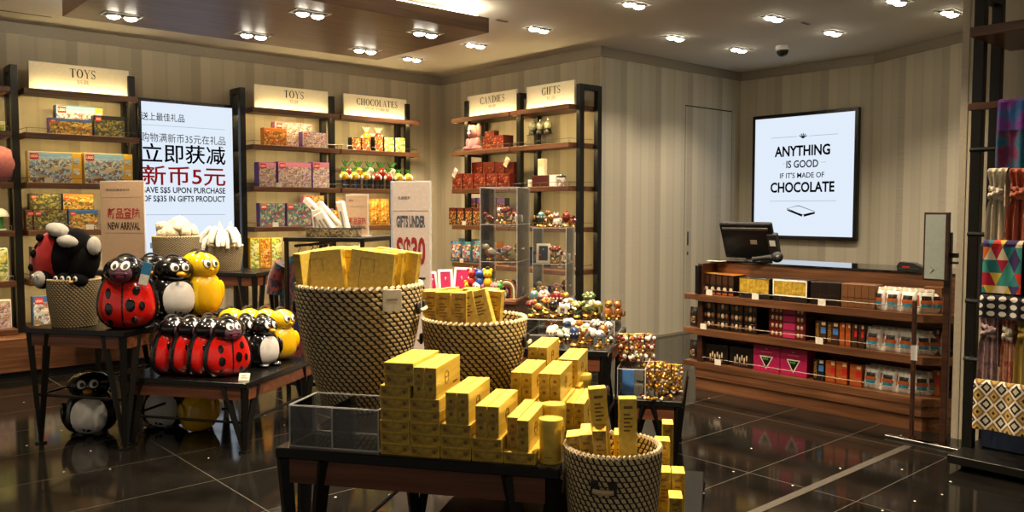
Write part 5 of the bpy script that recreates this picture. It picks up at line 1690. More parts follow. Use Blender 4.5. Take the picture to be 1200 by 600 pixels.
for i, (a, c, bd, lb, tp) in enumerate(((953, 966, 'choc_dark', 'label_blue', 421), (967.5, 979, 'choc_orange', 'label_red', 423), (980, 993, 'choc_orange', 'label_red', 424.5), (996, 1010, 'choc_orange', 'label_red', 428))):
    choc('upright %s chocolate bar on the bottom counter shelf, %s from the left' % (('dark', 'orange', 'orange', 'orange')[i], ORD[i]), a, c, tp, .235, 5.98, .1, bd, BARS, d_bar(lb, i == 0), 'chocolate_bar')
choc('upright orange chocolate bar at the right end of the bottom counter shelf', 1093, 1102, 434, .235, 6.1, .08, 'choc_orange', BARS, d_bar('label_red', False), 'chocolate_bar')
# white pouches
pw = B(); pouch(pw, .135, .165, .06, 'pouch_white', None); 
def arect(u0, u1, v0, v1, m):
    def f(u, v):
        w, h, t_ = .135, .165, .06
        U, V = u0 + (u1 - u0) * u, v0 + (v1 - v0) * v
        x = (U - .5) * w
        bul = max(0.0, sin(pi * min(1, V * 1.06))) ** .7 * (1 - abs(2 * U - 1) ** 2.6)
        return (x * (1 - .05 * sin(pi * V)), -t_ / 2 * bul + .006 * sin(U * 19 + 1) * .4 - .004, V * h)
    pw.grid(f, 6, 5, m)
arect(.25, .75, .52, .70, 'choc_dark'); arect(.2, .8, .36, .52, 'choc_orange'); arect(.25, .75, .22, .36, 'box_teal'); arect(0.0, .14, .3, .75, 'choc_orange'); arect(.05, .95, .90, .98, 'nut_cream')
PWM = pw.mesh('snack_pouch')
for z, pts, nm in ((.82, ((1026, 0), (1044, 1), (1062, 2), (1083, 3), (1096, 4)), 'top'), (.525, ((1022, 0), (1043, 1), (1061, 2), (1081, 3), (1094, 4)), 'middle'), (.235, ((1021, 0), (1041, 1), (1060, 2), (1080, 3), (1091, 4)), 'bottom')):
    for px, i in pts:
        y_ = 5.985 if i < 3 else 6.02 + .05 * (i - 3)
        x, _ = on_y('S', px, 360, y_)
        mesh_solo('snack_pouch', PWM, 'white chocolate snack pouch on the %s counter shelf, %s from the left' % (nm, ORD[i]), 'pouch', 'S', (x, y_ + .03, z + .001), 0 if i < 3 else .6, 'white snack pouches on the till counter', rx=-.15)
        if i < 3:
            mesh_solo('snack_pouch', PWM, 'white snack pouch in the rear row of the %s counter shelf, %s from the left' % (nm, ORD[i]), 'pouch', 'S', (x + .01, y_ + .11, z + .001), 0, 'white snack pouches on the till counter', rx=-.1)
# black pouches on the end shelves
bp = B(); pouch(bp, .12, .17, .06, 'choc_dark', 'art_praline', (-.25, .25, .2, .55)); BPM = bp.mesh('snack_pouch')
for z, nm in ((.525, 'upper'), (.235, 'lower')):
    for i in range(2):
        mesh_solo('snack_pouch', BPM, 'black snack pouch on the %s end shelf of the counter, %s one' % (nm, ('front', 'rear')[i]), 'pouch', 'S', (XL - .07, CYF + .09 + i * .1, z + .001), -.2, 'black snack pouches on the counter end')

# till, scanner, card machine, mirror
t = thing('till_monitor', 'black till monitor on the counter seen from behind', 'monitor', 'S', (0, 0, 0), 0)
xm, _ = on_y('S', 876, 300, 6.25)
t.location = (0, 0, 0); place(t, 'S', (xm, 6.28, 1.10), .1)
b = B(); b.box(-.16, -.12, 0, .16, .12, .016, 'black_soft', .006); part('base', b, t)
b = B(); b.M = Matrix.Translation((0, .03, .0)) @ Matrix.Rotation(.1, 4, 'X'); b.box(-.05, .0, .0, .05, .05, .16, 'black_soft', .006); part('stand', b, t)
b = B(); b.M = Matrix.Translation((0, .03, .05)) @ Matrix.Rotation(.42, 4, 'X') @ Matrix.Rotation(.0, 4, 'Y')
b.box(-.235, -.02, -.02, .235, .03, .31, 'black_case', .008); b.box(-.21, -.028, .25, .21, -.018, .275, 'steel', .003); b.box(.03, -.023, .12, .09, -.019, .16, 'ink_grey', .002); part('screen', b, t)
b = B(); b.M = Matrix.Translation((.22, .02, .04)) @ Matrix.Rotation(.36, 4, 'X'); b.box(-.03, -.03, 0, .05, .03, .22, 'black_soft', .006); b.box(-.01, -.034, .12, .04, -.029, .17, 'white_card'); part('customer_display', b, t)
xs, _ = on_y('S', 902, 308, 6.2)
t = thing('barcode_scanner', 'black handheld scanner lying beside the till monitor', 'scanner', 'S', (xs, 6.16, 1.10), .3)
b = B(); b.tube([(-.12, 0, .03), (-.03, .0, .045), (.05, 0, .05)], [.022, .02, .028], 'black_soft', 12); part('handle', b, t)
b = B(); b.ell((.08, 0, .055), (.05, .045, .045), 'black_soft', 16, 10); b.ell((.095, -.03, .055), (.02, .022, .022), 'steel', 12, 8); part('head', b, t)
b = B(); b.tube([(-.12, 0, .03), (-.2, .06, .012), (-.25, .15, .01), (-.2, .25, .01)], .005, 'black_soft', 6); part('cable', b, t)
xs, _ = on_y('S', 848, 310, 6.2)
b = B(); b.box(-.07, -.05, 0, .07, .05, .006, 'white_card', .001); b.box(-.05, -.03, .006, .05, .03, .008, 'chrome')
solo('coin_tray', b, 'flat pale tray on the counter before the till monitor', 'tray', 'S', (xs, 6.10, 1.1005), .1)
xs, _ = on_y('S', 1068, 315, 6.3)
t = thing('card_machine', 'small black card machine on the right of the counter', 'card machine', 'S', (xs, 6.3, 1.10), .15)
b = B(); b.prism([(-.085, 0), (.085, 0), (.09, .025), (.02, .055), (-.07, .06), (-.09, .03)], -.05, .05, 'black_soft'); part('body', b, t)
b = B(); b.box(-.05, -.052, .018, .0, -.048, .03, 'label_red'); b.box(-.075, -.052, .012, .06, -.0495, .016, 'steel'); part('trim', b, t)

# free-standing poster frame seen from the back, with posts and feet
px0, _ = on_y('S', 1083, 280, 5.62); px1, _ = on_y('S', 1113, 280, 5.62)
t = thing('sign_stand', 'free-standing sign with pale panel and brown post before the counter end', 'sign stand', 'S', ((px0 + px1) / 2, 5.62, 0), 0)
w2 = (px1 - px0) / 2
b = B(); b.box(-w2, -.012, 1.09, w2, .012, 1.53, 'walnut_dark', .003); b.box(-w2 + .012, -.0135, 1.10, w2 - .022, -.011, 1.515, 'panel_pale'); b.tube([(-.03, -.014, 1.18), (-.01, -.014, 1.16), (-.03, -.014, 1.14)], .002, 'ink_grey', 4); part('panel', b, t)
b = B(); b.box(w2 - .035, .012, .03, w2 + .005, .045, 1.40, 'walnut_dark', .003); part('post', b, t)
b = B(); b.box(-w2 - .07, .012, .03, -w2 - .045, .036, .95, 'walnut_dark', .003); part('post', b, t)
for xx in (w2 - .015, -w2 - .058):
    b = B(); b.box(xx - .17, .0, .0, xx + .14, .05, .018, 'steel', .003); b.box(xx - .02, .012, .018, xx + .02, .045, .04, 'walnut_dark'); part('foot', b, t)
b = B(); b.box(w2 + .005, .01, 1.24, w2 + .045, .04, 1.27, 'black_metal', .003); b.box(w2 + .005, .01, 1.20, w2 + .045, .04, 1.215, 'black_metal', .003); part('clip', b, t)
b = B(); b.box(-w2 - .058 - .012, .011, .55, -w2 - .058 + .03, .014, .65, 'acrylic_edge'); part('card_holder', b, t)

# ---------------------------------------------------------------- scarf rack at the right edge
RX = -1.935
rk = thing('scarf_rack', 'black metal rack with walnut shelf hung with scarves at the right edge', 'rack', 'S', (0, 0, 0))
for xx in (RX,):
    b = B(); b.box(xx - .03, 5.44, 0, xx + .03, 5.50, 2.9, 'black_metal', .003); b.box(xx - .03, 5.72, 0, xx + .03, 5.78, 2.9, 'black_metal', .003); b.box(xx - .03, 5.50, 2.80, xx + .03, 5.72, 2.86, 'black_metal'); part('frame', b, rk)
b = B(); b.box(RX + 1.2, 5.44, 0, RX + 1.26, 5.50, 2.9, 'black_metal', .003); b.box(RX + 1.2, 5.72, 0, RX + 1.26, 5.78, 2.9, 'black_metal', .003); part('frame', b, rk)
b = B(); b.box(RX + .02, 5.24, 2.545, RX + 1.25, 5.9, 2.60, 'walnut', .003); part('shelf', b, rk)
for z in (2.15,):
    b = B(); b.box(RX + .0, 5.30, z - .02, RX + 1.25, 5.36, z + .02, 'walnut', .003); part('hanging_bar', b, rk)
for z in (1.90, 1.40, 1.0, .65):
    b = B(); b.tube([(RX, 5.36, z), (RX + 1.25, 5.36, z)], .014, 'black_metal', 8); b.tube([(RX + .02, 5.36, z), (RX + .02, 5.5, z)], .012, 'black_metal', 8); part('hanging_bar', b, rk)
b = B(); b.box(RX - .02, 5.2, 0.04, RX + 1.25, 5.9, .09, 'black_metal', .003); part('base', b, rk)

def scarf(name, label, x, y, z, w, h, m, folds=4, amp=.02, top=.06, knot=None, gather=0.0, group='scarves on the right rack', thick=.0):
    """cloth hung over a bar at height z: front fall h, back fall half of it"""
    t = thing(name, label, 'scarf', 'S', (x, y, z), 0, group)
    b = B()
    def f(u, v):
        q = v
        g = 1.0
        if gather:
            g = 1 - gather * math.exp(-((v - .16) / .10) ** 2)
            g *= 1 + .12 * max(0, v - .3)
        xx = (u - .5) * w * g
        fold = amp * (.35 + .65 * min(1, v * 2)) * sin(u * folds * 2 * pi + 1.3) + amp * .4 * sin(u * folds * 4.7 * pi)
        return (xx, -.022 - fold - .012 * g, .018 - q * h)
    b.grid(f, 36, 24, m)
    def over(u, v):
        a = pi * v
        xx = (u - .5) * w
        fold = amp * .4 * sin(u * folds * 2 * pi + 1.3)
        return (xx, -.034 * cos(a) - fold * (1 - v), .018 + .022 * sin(a))
    b.grid(over, 36, 6, m)
    b.grid(lambda u, v: ((.5 - u) * w * .95, .034 + amp * .6 * sin(u * folds * 2 * pi), .018 - v * h * .55), 30, 10, m)
    part('cloth', b, t)
    if knot:
        b = B()
        for k in range(3):
            def wrap(u, v, k=k):
                a = 2 * pi * v
                rr_ = .016 + .004 * sin(u * 17 + k)
                cx_ = (u - .5) * w * .72
                return (cx_, -.034 - .012 * k % .02 - .014 * cos((u - .5) * 2.6) - rr_ * cos(a), .018 - .17 * h + (k - 1) * .02 + (u - .5) * (.03 if k % 2 else -.02) + rr_ * sin(a))
            b.grid(wrap, 16, 10, knot)
        part('knot', b, t)
    return t

def cloth_mat(name, cols, kind='plain', scale=12.0):
    t = NT(name)
    v = t.obj()
    if kind == 'plain':
        n = t.noise(t.obj((8, 8, 2)), 3.0, 3)
        c = t.ramp(n, [(.3, cols[0]), (.7, cols[1])])
    elif kind == 'marble':
        n = t.noise(v, scale, 4, .6)
        k = len(cols)
        c = t.ramp(n, [(.3 + .4 * i / (k - 1), x) for i, x in enumerate(cols)])
    elif kind == 'triangles':
        sp = t.n('SeparateXYZ', {0: v})
        X = t.math('MULTIPLY', sp.outputs[0], scale); Z = t.math('MULTIPLY', sp.outputs[2], scale * .85)
        a = t.math('FLOOR', Z)
        p = t.math('ADD', X, t.math('MULTIPLY', Z, .5)); q = t.math('SUBTRACT', X, t.math('MULTIPLY', Z, .5))
        cx = t.math('FLOOR', p); cy = t.math('FLOOR', q)
        vec = t.n('CombineXYZ', {0: cx, 1: cy, 2: a}).outputs[0]
        r = t.n('TexWhiteNoise', {'Vector': vec}, noise_dimensions='3D').outputs[0]
        k = len(cols)
        c = t.ramp(r, [(i / k, x) for i, x in enumerate(cols)], 'CONSTANT')
    elif kind == 'dots':
        sp = t.n('SeparateXYZ', {0: v})
        X = t.math('SUBTRACT', t.math('FRACT', t.math('MULTIPLY', sp.outputs[0], scale)), .5); Z = t.math('SUBTRACT', t.math('FRACT', t.math('MULTIPLY', sp.outputs[2], scale * 1.35)), .5)
        d = t.math('ADD', t.math('MULTIPLY', X, X), t.math('MULTIPLY', Z, Z))
        c = t.mix(t.math('LESS_THAN', d, .11), cols[0], cols[1])
    elif kind == 'diamonds':
        sp = t.n('SeparateXYZ', {0: v})
        X = t.math('ABSOLUTE', t.math('SUBTRACT', t.math('FRACT', t.math('MULTIPLY', sp.outputs[0], scale)), .5)); Z = t.math('ABSOLUTE', t.math('SUBTRACT', t.math('FRACT', t.math('MULTIPLY', sp.outputs[2], scale * .8)), .5))
        d = t.math('ADD', X, Z)
        k = len(cols)
        d = t.math('ADD', d, t.math('MULTIPLY', t.noise(v, 60, 2), .08))
        c = t.ramp(d, [(i / k * 1.0, x) for i, x in enumerate(cols)], 'CONSTANT')
    t.bsdf(c, .85, spec=.2, sheen=.2)
cloth_mat('scarf_purple', ['#4a2a86', '#8a3a9e', '#2a6fae', '#5a3a96'], 'marble', 9); cloth_mat('scarf_blue', ['#12455e', '#1f6a86', '#7a2a56', '#0f3a52'], 'marble', 7)
cloth_mat('scarf_ivory', ['#cfc5ae', '#e2dac6']); cloth_mat('scarf_coral', ['#b5593e', '#d07a5a']); cloth_mat('scarf_triangles', ['#c8321e', '#d86a1e', '#e0c24a', '#2a7a7a', '#3a2a5e', '#e6d6b4', '#b8203a', '#3f9a8a'], 'triangles', 16)
cloth_mat('scarf_dots', ['#14121c', '#cfc8ba'], 'dots', 17); cloth_mat('scarf_rose', ['#8e5a5e', '#a98a8a', '#6b5a5e', '#b06a70'], 'marble', 16); cloth_mat('scarf_peach', ['#b5714a', '#cfa58a', '#a3452e', '#d9c8a0'], 'marble', 18); cloth_mat('scarf_lemon', ['#a38a3a', '#bda552']); cloth_mat('scarf_weave', ['#1c1814', '#a88a3e', '#7a5a34', '#d2c8b4', '#1c1814', '#c3b79e'], 'diamonds', 13)
cloth_mat('scarf_black', ['#121018', '#1a1822'], 'plain')
def rx(px, py, y=5.32):
    return on_y('S', px, py, y)
def hang(name, label, px0, px1, ptop, pbot, m, y=5.34, **k):
    x0, zt = rx(px0 + 7, ptop, y - .03); x1, _ = rx(px1 + 5, ptop, y - .03); _, zb = rx(px0, pbot, y)
    return scarf(name, label, (x0 + x1) / 2, y, zt - .04, x1 - x0, zt - zb, m, **k)
hang('scarf', 'purple and blue scarf folded over the top bar of the rack', 1163, 1225, 116, 150, 'scarf_purple', folds=2, amp=.006, y=5.33)
hang('scarf', 'dark teal scarf hanging under the purple one', 1162, 1225, 128, 199, 'scarf_blue', folds=2, amp=.008, y=5.37)
hang('scarf', 'knotted ivory scarf beside the rack post', 1151, 1176, 197, 345, 'scarf_ivory', folds=3, amp=.018, knot='scarf_ivory', gather=.42)
hang('scarf', 'knotted coral scarf beside the ivory one', 1176, 1206, 197, 345, 'scarf_coral', folds=3, amp=.022, knot='scarf_coral', gather=.42)
hang('scarf', 'scarf with multicoloured triangles draped over the rack', 1146, 1194, 281, 337, 'scarf_triangles', folds=1, amp=.006, y=5.27)
hang('scarf', 'black shawl draped behind the triangle scarf', 1142, 1240, 284, 352, 'scarf_black', folds=2, amp=.012, y=5.31)
hang('scarf', 'black scarf with large white dots', 1142, 1240, 345, 366, 'scarf_dots', folds=2, amp=.008, y=5.26)
hang('scarf', 'knotted dusty rose and grey scarf in the lower row', 1142, 1168, 364, 472, 'scarf_rose', folds=3, amp=.02, knot='scarf_rose', gather=.3, y=5.33)
hang('scarf', 'knotted peach scarf in the middle of the lower row', 1168, 1186, 368, 472, 'scarf_peach', folds=3, amp=.016, knot='scarf_ivory', gather=.3, y=5.33)
hang('scarf', 'knotted lemon scarf at the right edge of the lower row', 1185, 1215, 368, 472, 'scarf_lemon', folds=3, amp=.02, knot='scarf_lemon', gather=.3, y=5.33)
hang('scarf', 'fringed scarf with black and gold diamonds at the bottom', 1135, 1240, 444, 494, 'scarf_weave', folds=2, amp=.012, y=5.22)
x0, z0 = rx(1150, 470, 5.5); x1, _ = rx(1250, 470, 5.5)
b = B(); b.box(0, 0, 0, x1 - x0, .3, .34, 'box_navy', .01); b.box(-.005, -.005, .30, x1 - x0 + .005, .305, .35, 'box_dark', .006)
solo('storage_box', b, 'dark blue storage box under the diamond scarf', 'box', 'S', (x0, 5.5, .091))
# ---------------------------------------------------------------- small gifts
for n_, c_, me in (('enamel_gold', '#c0903a', .8), ('enamel_red', '#7a2320', .3), ('enamel_green', '#4f6238', .3), ('enamel_blue', '#2c3d66', .3), ('enamel_white', '#d8d2c4', .1), ('enamel_black', '#17141a', .2), ('enamel_pink', '#b08080', .2), ('enamel_orange', '#a8682e', .4), ('enamel_olive', '#8a7f42', .4), ('enamel_silver', '#a9a7a4', .8), ('enamel_teal', '#4a6a66', .3), ('enamel_amber', '#94602c', .5)):
    plain(n_, c_, 0.22, me, var=.15, vs=120, coat=.3)

TRN = {}
def trinket(kind, c1, c2, label, fr, loc, rz=0.0, s=1.0, group='small enamelled figurines'):
    nm = {'bird': 'bird_figurine', 'elephant': 'elephant_figurine', 'cat': 'cat_figurine', 'egg': 'egg_ornament', 'flower': 'flower_ornament'}[kind]
    t = thing(nm, label, 'figurine', fr, loc, rz, group)
    t.scale = (s, s, s)
    b = B(); b.lathe([(.024, 0), (.026, .004), (.022, .012), (.018, .016), (.001, .016)], 'enamel_gold', 16); b.disc((0, 0, 0), .024, 'enamel_gold', 16, False); part('base', b, t)
    if kind == 'bird':
        b = B(); b.ell((.004, 0, .05), (.036, .03, .03), c1, 14, 9, Matrix.Rotation(.3, 3, 'Y')); b.ell((.042, 0, .045), (.03, .012, .009), c2, 10, 6, Matrix.Rotation(.3, 3, 'Y')); b.tube([(0, 0, .016), (0, 0, .03)], .005, 'enamel_gold', 6); part('body', b, t)
        b = B(); b.ell((-.022, 0, .084), (.02, .018, .019), c2, 12, 8); b.tube([(-.038, 0, .083), (-.054, 0, .079)], [.006, .001], 'enamel_gold', 6); part('head', b, t)
        for q in (-1, 1):
            b = B(); b.ell((.01, q * .026, .054), (.028, .008, .018), c2, 10, 7, Matrix.Rotation(.4, 3, 'Y')); part('wing', b, t)
    elif kind == 'elephant':
        b = B(); b.ell((.012, 0, .062), (.038, .028, .028), c1, 14, 9)
        for q, w_ in ((-.012, -.015), (-.012, .015), (.034, -.015), (.034, .015)):
            b.tube([(q, w_, .014), (q, w_, .055)], [.01, .012], c1, 8)
        part('body', b, t)
        b = B(); b.ell((-.034, 0, .078), (.02, .02, .022), c1, 12, 8); b.tube([(-.05, 0, .075), (-.064, 0, .06), (-.062, 0, .04), (-.07, 0, .034)], [.01, .008, .006, .004], c1, 8)
        for q in (-1, 1):
            b.ell((-.026, q * .026, .08), (.016, .005, .02), c2, 10, 7)
        part('head', b, t)
        b = B(); b.ell((.014, 0, .082), (.022, .024, .012), c2, 12, 6); part('saddle', b, t)
    elif kind == 'cat':
        b = B(); b.ell((0, .004, .046), (.03, .028, .036), c1, 14, 9)
        for q in (-1, 1):
            b.ell((q * .018, -.022, .022), (.011, .016, .01), c2, 8, 6)
        b.tube([(.02, .02, .025), (.04, .012, .03), (.044, .01, .055)], [.008, .008, .005], c1, 8)
        part('body', b, t)
        b = B(); b.ell((0, -.006, .095), (.026, .023, .023), c2, 12, 8)
        for q in (-1, 1):
            b.tube([(q * .015, -.004, .108), (q * .02, -.004, .13)], [.01, .001], c1, 6); b.ell((q * .009, -.028, .098), (.004, .002, .005), 'ink', 6, 4)
        part('head', b, t)
    elif kind == 'egg':
        b = B(); b.lathe([(.006, .016), (.004, .03), (.012, .036)], 'enamel_gold', 12); b.ell((0, 0, .072), (.03, .03, .04), c1, 16, 11); part('egg', b, t)
        b = B()
        for k in range(10):
            a = 2 * pi * k / 10
            b.ell((.031 * cos(a), .031 * sin(a), .072), (.005, .005, .006), c2, 6, 4)
        part('beading', b, t)
        b = B(); b.ell((0, 0, .114), (.008, .008, .01), 'enamel_gold', 8, 6); part('finial', b, t)
    else:
        b = B(); b.tube([(0, 0, .014), (.004, 0, .05), (0, 0, .075)], .004, 'enamel_green', 6)
        for q in (-1, 1):
            b.ell((q * .016, 0, .04), (.016, .004, .007), 'enamel_green', 8, 5, Matrix.Rotation(-q * .5, 3, 'Y'))
        part('stem', b, t)
        b = B()
        for k in range(6):
            a = 2 * pi * k / 6
            b.ell((.022 * cos(a), .016 * sin(a) - .004, .088 + .01 * sin(a)), (.016, .013, .012), c1, 8, 6)
        b.ell((0, -.012, .092), (.011, .011, .011), c2, 8, 6); part('blossom', b, t)
    return t

CN = lambda c: c.split('_')[1]
WHAT = {'bird': 'bird figurine', 'elephant': 'elephant figurine', 'cat': 'cat figurine', 'egg': 'egg ornament', 'flower': 'flower ornament'}
# tall table behind the cartons: clear riser with two rows of figurines
acrylic_box('clear acrylic riser carrying the rear row of figurines', 'T', -1.13, 5.0, .7755, .545, .40, .10, name='display_riser')
back = [('flower', 'red', 'green'), ('bird', 'green', 'orange'), ('flower', 'orange', 'red'), ('egg', 'black', 'gold'), ('elephant', 'white', 'black'), ('bird', 'black', 'white'), ('flower', 'olive', 'white'), ('bird', 'olive', 'green'), ('elephant', 'olive', 'white'), ('cat', 'orange', 'gold'), ('cat', 'amber', 'orange')]
for i, (k, a, c) in enumerate(back):
    px = (622, 630, 640, 648, 657, 666, 676, 687, 698, 713, 724)[i]
    y = 5.08 + .08 * (i % 3)
    if i > 8: y = 5.05
    x, _ = on_y('T', px, 375, y)
    trinket(k, 'enamel_' + a, 'enamel_' + c, '%s and %s %s, %s from the left on the clear riser' % (a, c, WHAT[k], ORD[i]), 'T', (x, y, .8815), (i * 1.7) % 1.2 - .6, .95)
for i, px in enumerate((626, 637, 652, 668, 690)):
    y = 5.34
    x, _ = on_y('T', px, 372, y)
    k, a, c = [('egg', 'teal', 'gold'), ('flower', 'pink', 'gold'), ('egg', 'red', 'white'), ('bird', 'blue', 'gold'), ('flower', 'green', 'olive')][i]
    trinket(k, 'enamel_' + a, 'enamel_' + c, '%s and %s %s at the back of the clear riser' % (a, c, WHAT[k]), 'T', (x, y, .8815), 0, 1.25)
front = [('egg', 'white', 'gold'), ('bird', 'green', 'white'), ('cat', 'white', 'blue'), ('egg', 'blue', 'white'), ('elephant', 'amber', 'gold'), ('bird', 'silver', 'white'), ('elephant', 'silver', 'white'), ('egg', 'amber', 'gold'), ('cat', 'silver', 'white')]
for i, (k, a, c) in enumerate(front):
    px = (646, 655, 664, 673, 682, 691, 700, 707, 713)[i]
    y = 4.66 + .10 * (i % 3)
    x, _ = on_y('T', px, 395, y)
    trinket(k, 'enamel_' + a, 'enamel_' + c, '%s and %s %s, %s from the left in front of the clear riser' % (a, c, WHAT[k], ORD[i]), 'T', (x, y, .7755), (i * 2.3) % 1.6 - .8, 1.0)
for i, px in enumerate((667, 684, 698)):
    x, _ = on_y('T', px, 395, 4.92)
    k, a, c = (('flower', 'white', 'gold'), ('bird', 'white', 'orange'), ('flower', 'silver', 'white'))[i]
    trinket(k, 'enamel_' + a, 'enamel_' + c, '%s and %s %s close to the riser front' % (a, c, WHAT[k]), 'T', (x, 4.93, .7755), .3, 1.1)

# low table: acrylic box and charms
acrylic_box('clear acrylic box on the low table beside the golden charms', 'T', -.545, 4.83, .4605, .16, .36, .165, lid=True, name='acrylic_box')
b = B(); b.box(-.035, -.004, 0, .035, .004, .14, 'label_blue', .002)
solo('leaflet', b, 'pale blue leaflet standing inside the clear box on the low table', 'leaflet', 'T', (-.49, 4.9, .466), .2)
def charm_mesh(c1, c2):
    b = B()
    b.tube([(.0, 0, .0), (0, 0, -.012)], .0018, 'enamel_gold', 6)
    b.ell((0, 0, -.024), (.013, .011, .013), c1, 10, 7); b.ell((0, -.002, -.042), (.010, .009, .009), c2, 10, 6); b.ell((.0, 0, -.053), (.004, .004, .005), 'enamel_gold', 6, 4)
    return b.mesh('charm')
CH_ = [charm_mesh('enamel_red', 'enamel_gold'), charm_mesh('enamel_gold', 'enamel_white'), charm_mesh('enamel_gold', 'enamel_amber'), charm_mesh('enamel_white', 'enamel_red')]
def charm_stand(label, x, y, z, h, mix, clab, arms=3, seed=1, w=.10):
    t = thing('charm_stand', label, 'display stand', 'T', (x, y, z), 0, 'charm stands')
    b = B(); b.cyl((0, 0, 0), .05, .006, 'black_lacquer', 18); part('base', b, t)
    b = B(); b.tube([(0, 0, .006), (0, 0, h)], .004, 'black_metal', 8); part('post', b, t)
    r = random.Random(seed)
    for a_ in range(arms):
        zz = h - a_ * .055
        for d_ in range(3):
            an = d_ * pi / 3 + a_ * .4
            b = B(); b.tube([(-w * .6 * cos(an), -w * .6 * sin(an), zz), (w * .6 * cos(an), w * .6 * sin(an), zz)], .0022, 'enamel_gold', 6); part('arm', b, t)
            for q in (-1, -.45, .45, 1):
                lx, ly = x + q * w * .6 * cos(an), y + q * w * .6 * sin(an)
                mesh_solo('charm', CH_[mix[r.randrange(len(mix))]], clab, 'charm', 'T', (lx, ly, z + zz - .002), r.uniform(0, 3), 'charms on ' + label.split(' ', 1)[1])
charm_stand('stand of red and gold charms on the clear box', -.50, 5.02, .6300, .17, (0, 0, 1, 3), 'small red and gold charm hanging on the stand on the clear box', 3, 2)
charm_stand('stand of red and gold charms behind the clear box', -.43, 5.32, .4605, .30, (0, 1, 3), 'small red and gold charm hanging on the stand behind the clear box', 3, 3)
charm_stand('stand of gold charms near the front of the low table', -.335, 4.90, .4605, .20, (1, 2, 2), 'small gold charm hanging on the stand near the low table front', 3, 4)
charm_stand('stand of gold charms at the right of the low table', -.245, 5.0, .4605, .17, (1, 2), 'small gold charm hanging on the stand at the right of the low table', 3, 5)
for i, (px, py, c) in enumerate(((752, 467, 0), (758, 469, 0), (764, 470, 1), (771, 470, 2), (778, 469, 1), (784, 466, 2), (790, 460, 1), (768, 464, 2), (776, 463, 1))):
    x, y = on_z('T', px, py, .4605)
    mesh_solo('charm', CH_[c], 'loose charm lying at the front of the low table, %s from the left' % ORD[i], 'charm', 'T', (x, y + .02, .474), i * .7, 'loose charms on the low table', rx=1.5)

# clear towers
acrylic_box('clear three tier acrylic tower on the tall plinth', 'T', -1.975, 6.95, .7755, .325, .5, .321, tiers=3, name='display_tower', group='clear display towers')
acrylic_box('clear three tier acrylic tower on the low plinth at the back', 'T', -1.53, 7.03, .4605, .29, .45, .31, tiers=3, name='display_tower', group='clear display towers')
tw = [('cat', 'white', 'pink'), ('egg', 'red', 'gold'), ('bird', 'orange', 'white'), ('elephant', 'silver', 'blue'), ('flower', 'pink', 'gold'), ('egg', 'amber', 'white'), ('bird', 'olive', 'red'), ('cat', 'amber', 'white'), ('flower', 'red', 'olive'), ('elephant', 'white', 'red'), ('egg', 'teal', 'white'), ('bird', 'silver', 'amber')]
k_ = 0
for nm, x0, y0, z0, w, tz in (('tall plinth tower', -1.975, 6.95, .7755, .325, .321), ('low plinth tower', -1.53, 7.03, .4605, .29, .31)):
    for tier in range(3 if nm.startswith('tall') else 4):
        if tier == 0 and nm.startswith('low'): pass
        for q in range(4):
            if nm.startswith('tall') and tier == 0 and q in (1, 2): continue
            kind, a, c = tw[k_ % len(tw)]
            trinket(kind, 'enamel_' + a, 'enamel_' + c, '%s and %s %s, %s from left, %s level of the %s' % (a, c, WHAT[kind], ORD[q], ('bottom', 'second', 'third', 'top')[tier], nm), 'T', (x0 + .045 + q * (w - .09) / 3, y0 + .09 + .12 * (q % 2) + .05 * (tier % 2), z0 + tier * tz + (.0045 if tier < 3 else .0045)), (k_ * 1.3) % 1.4 - .7, 1.0 + .2 * ((k_ * 7) % 3), 'figurines in the clear towers')
            k_ += 1
# arch ornament, bottles, frames and plush keyrings on the same table
def arch(label, x, y, z, s=1.0):
    t = thing('arch_ornament', label, 'ornament', 'T', (x, y, z), .2)
    cols_ = ('enamel_amber', 'enamel_white', 'enamel_olive', 'enamel_red', 'enamel_black')
    for q, c in enumerate(cols_):
        r_ = (.085 - q * .015) * s
        pts = [(r_ * cos(pi * k / 14), 0, .07 * s + r_ * 1.25 * sin(pi * k / 14)) for k in range(15)]
        pts = [(r_, 0, 0)] + pts + [(-r_, 0, 0)]
        b = B(); b.tube(pts, .0085 * s, c, 8); part('band', b, t)
    b = B(); b.box(-.1 * s, -.03, -.012, .1 * s, .03, 0, 'enamel_amber', .004); part('base', b, t)
arch('rainbow striped arch ornament standing on the tall plinth inside the clear tower', -1.73, 6.90, .788, .9)
for i, (px, c) in enumerate(((614, 'enamel_blue'), (619, 'enamel_silver'))):
    x, _ = on_y('T', px, 340, 7.02)
    x = min(x, -1.67 - .0 + .0)
    t = thing('perfume_bottle', '%s glass bottle with round stopper beside the arch ornament' % ('blue', 'silver')[i], 'bottle', 'T', (-1.70 + i * .035, 7.02 + i * .16, .7805))
    b = B(); b.lathe([(.02, 0), (.026, .02), (.024, .07), (.01, .1), (.009, .12)], c, 14); b.disc((0, 0, 0), .02, c, 14, False); part('bottle', b, t)
    b = B(); b.ell((0, 0, .14), (.018, .018, .022), c, 12, 8); part('stopper', b, t)
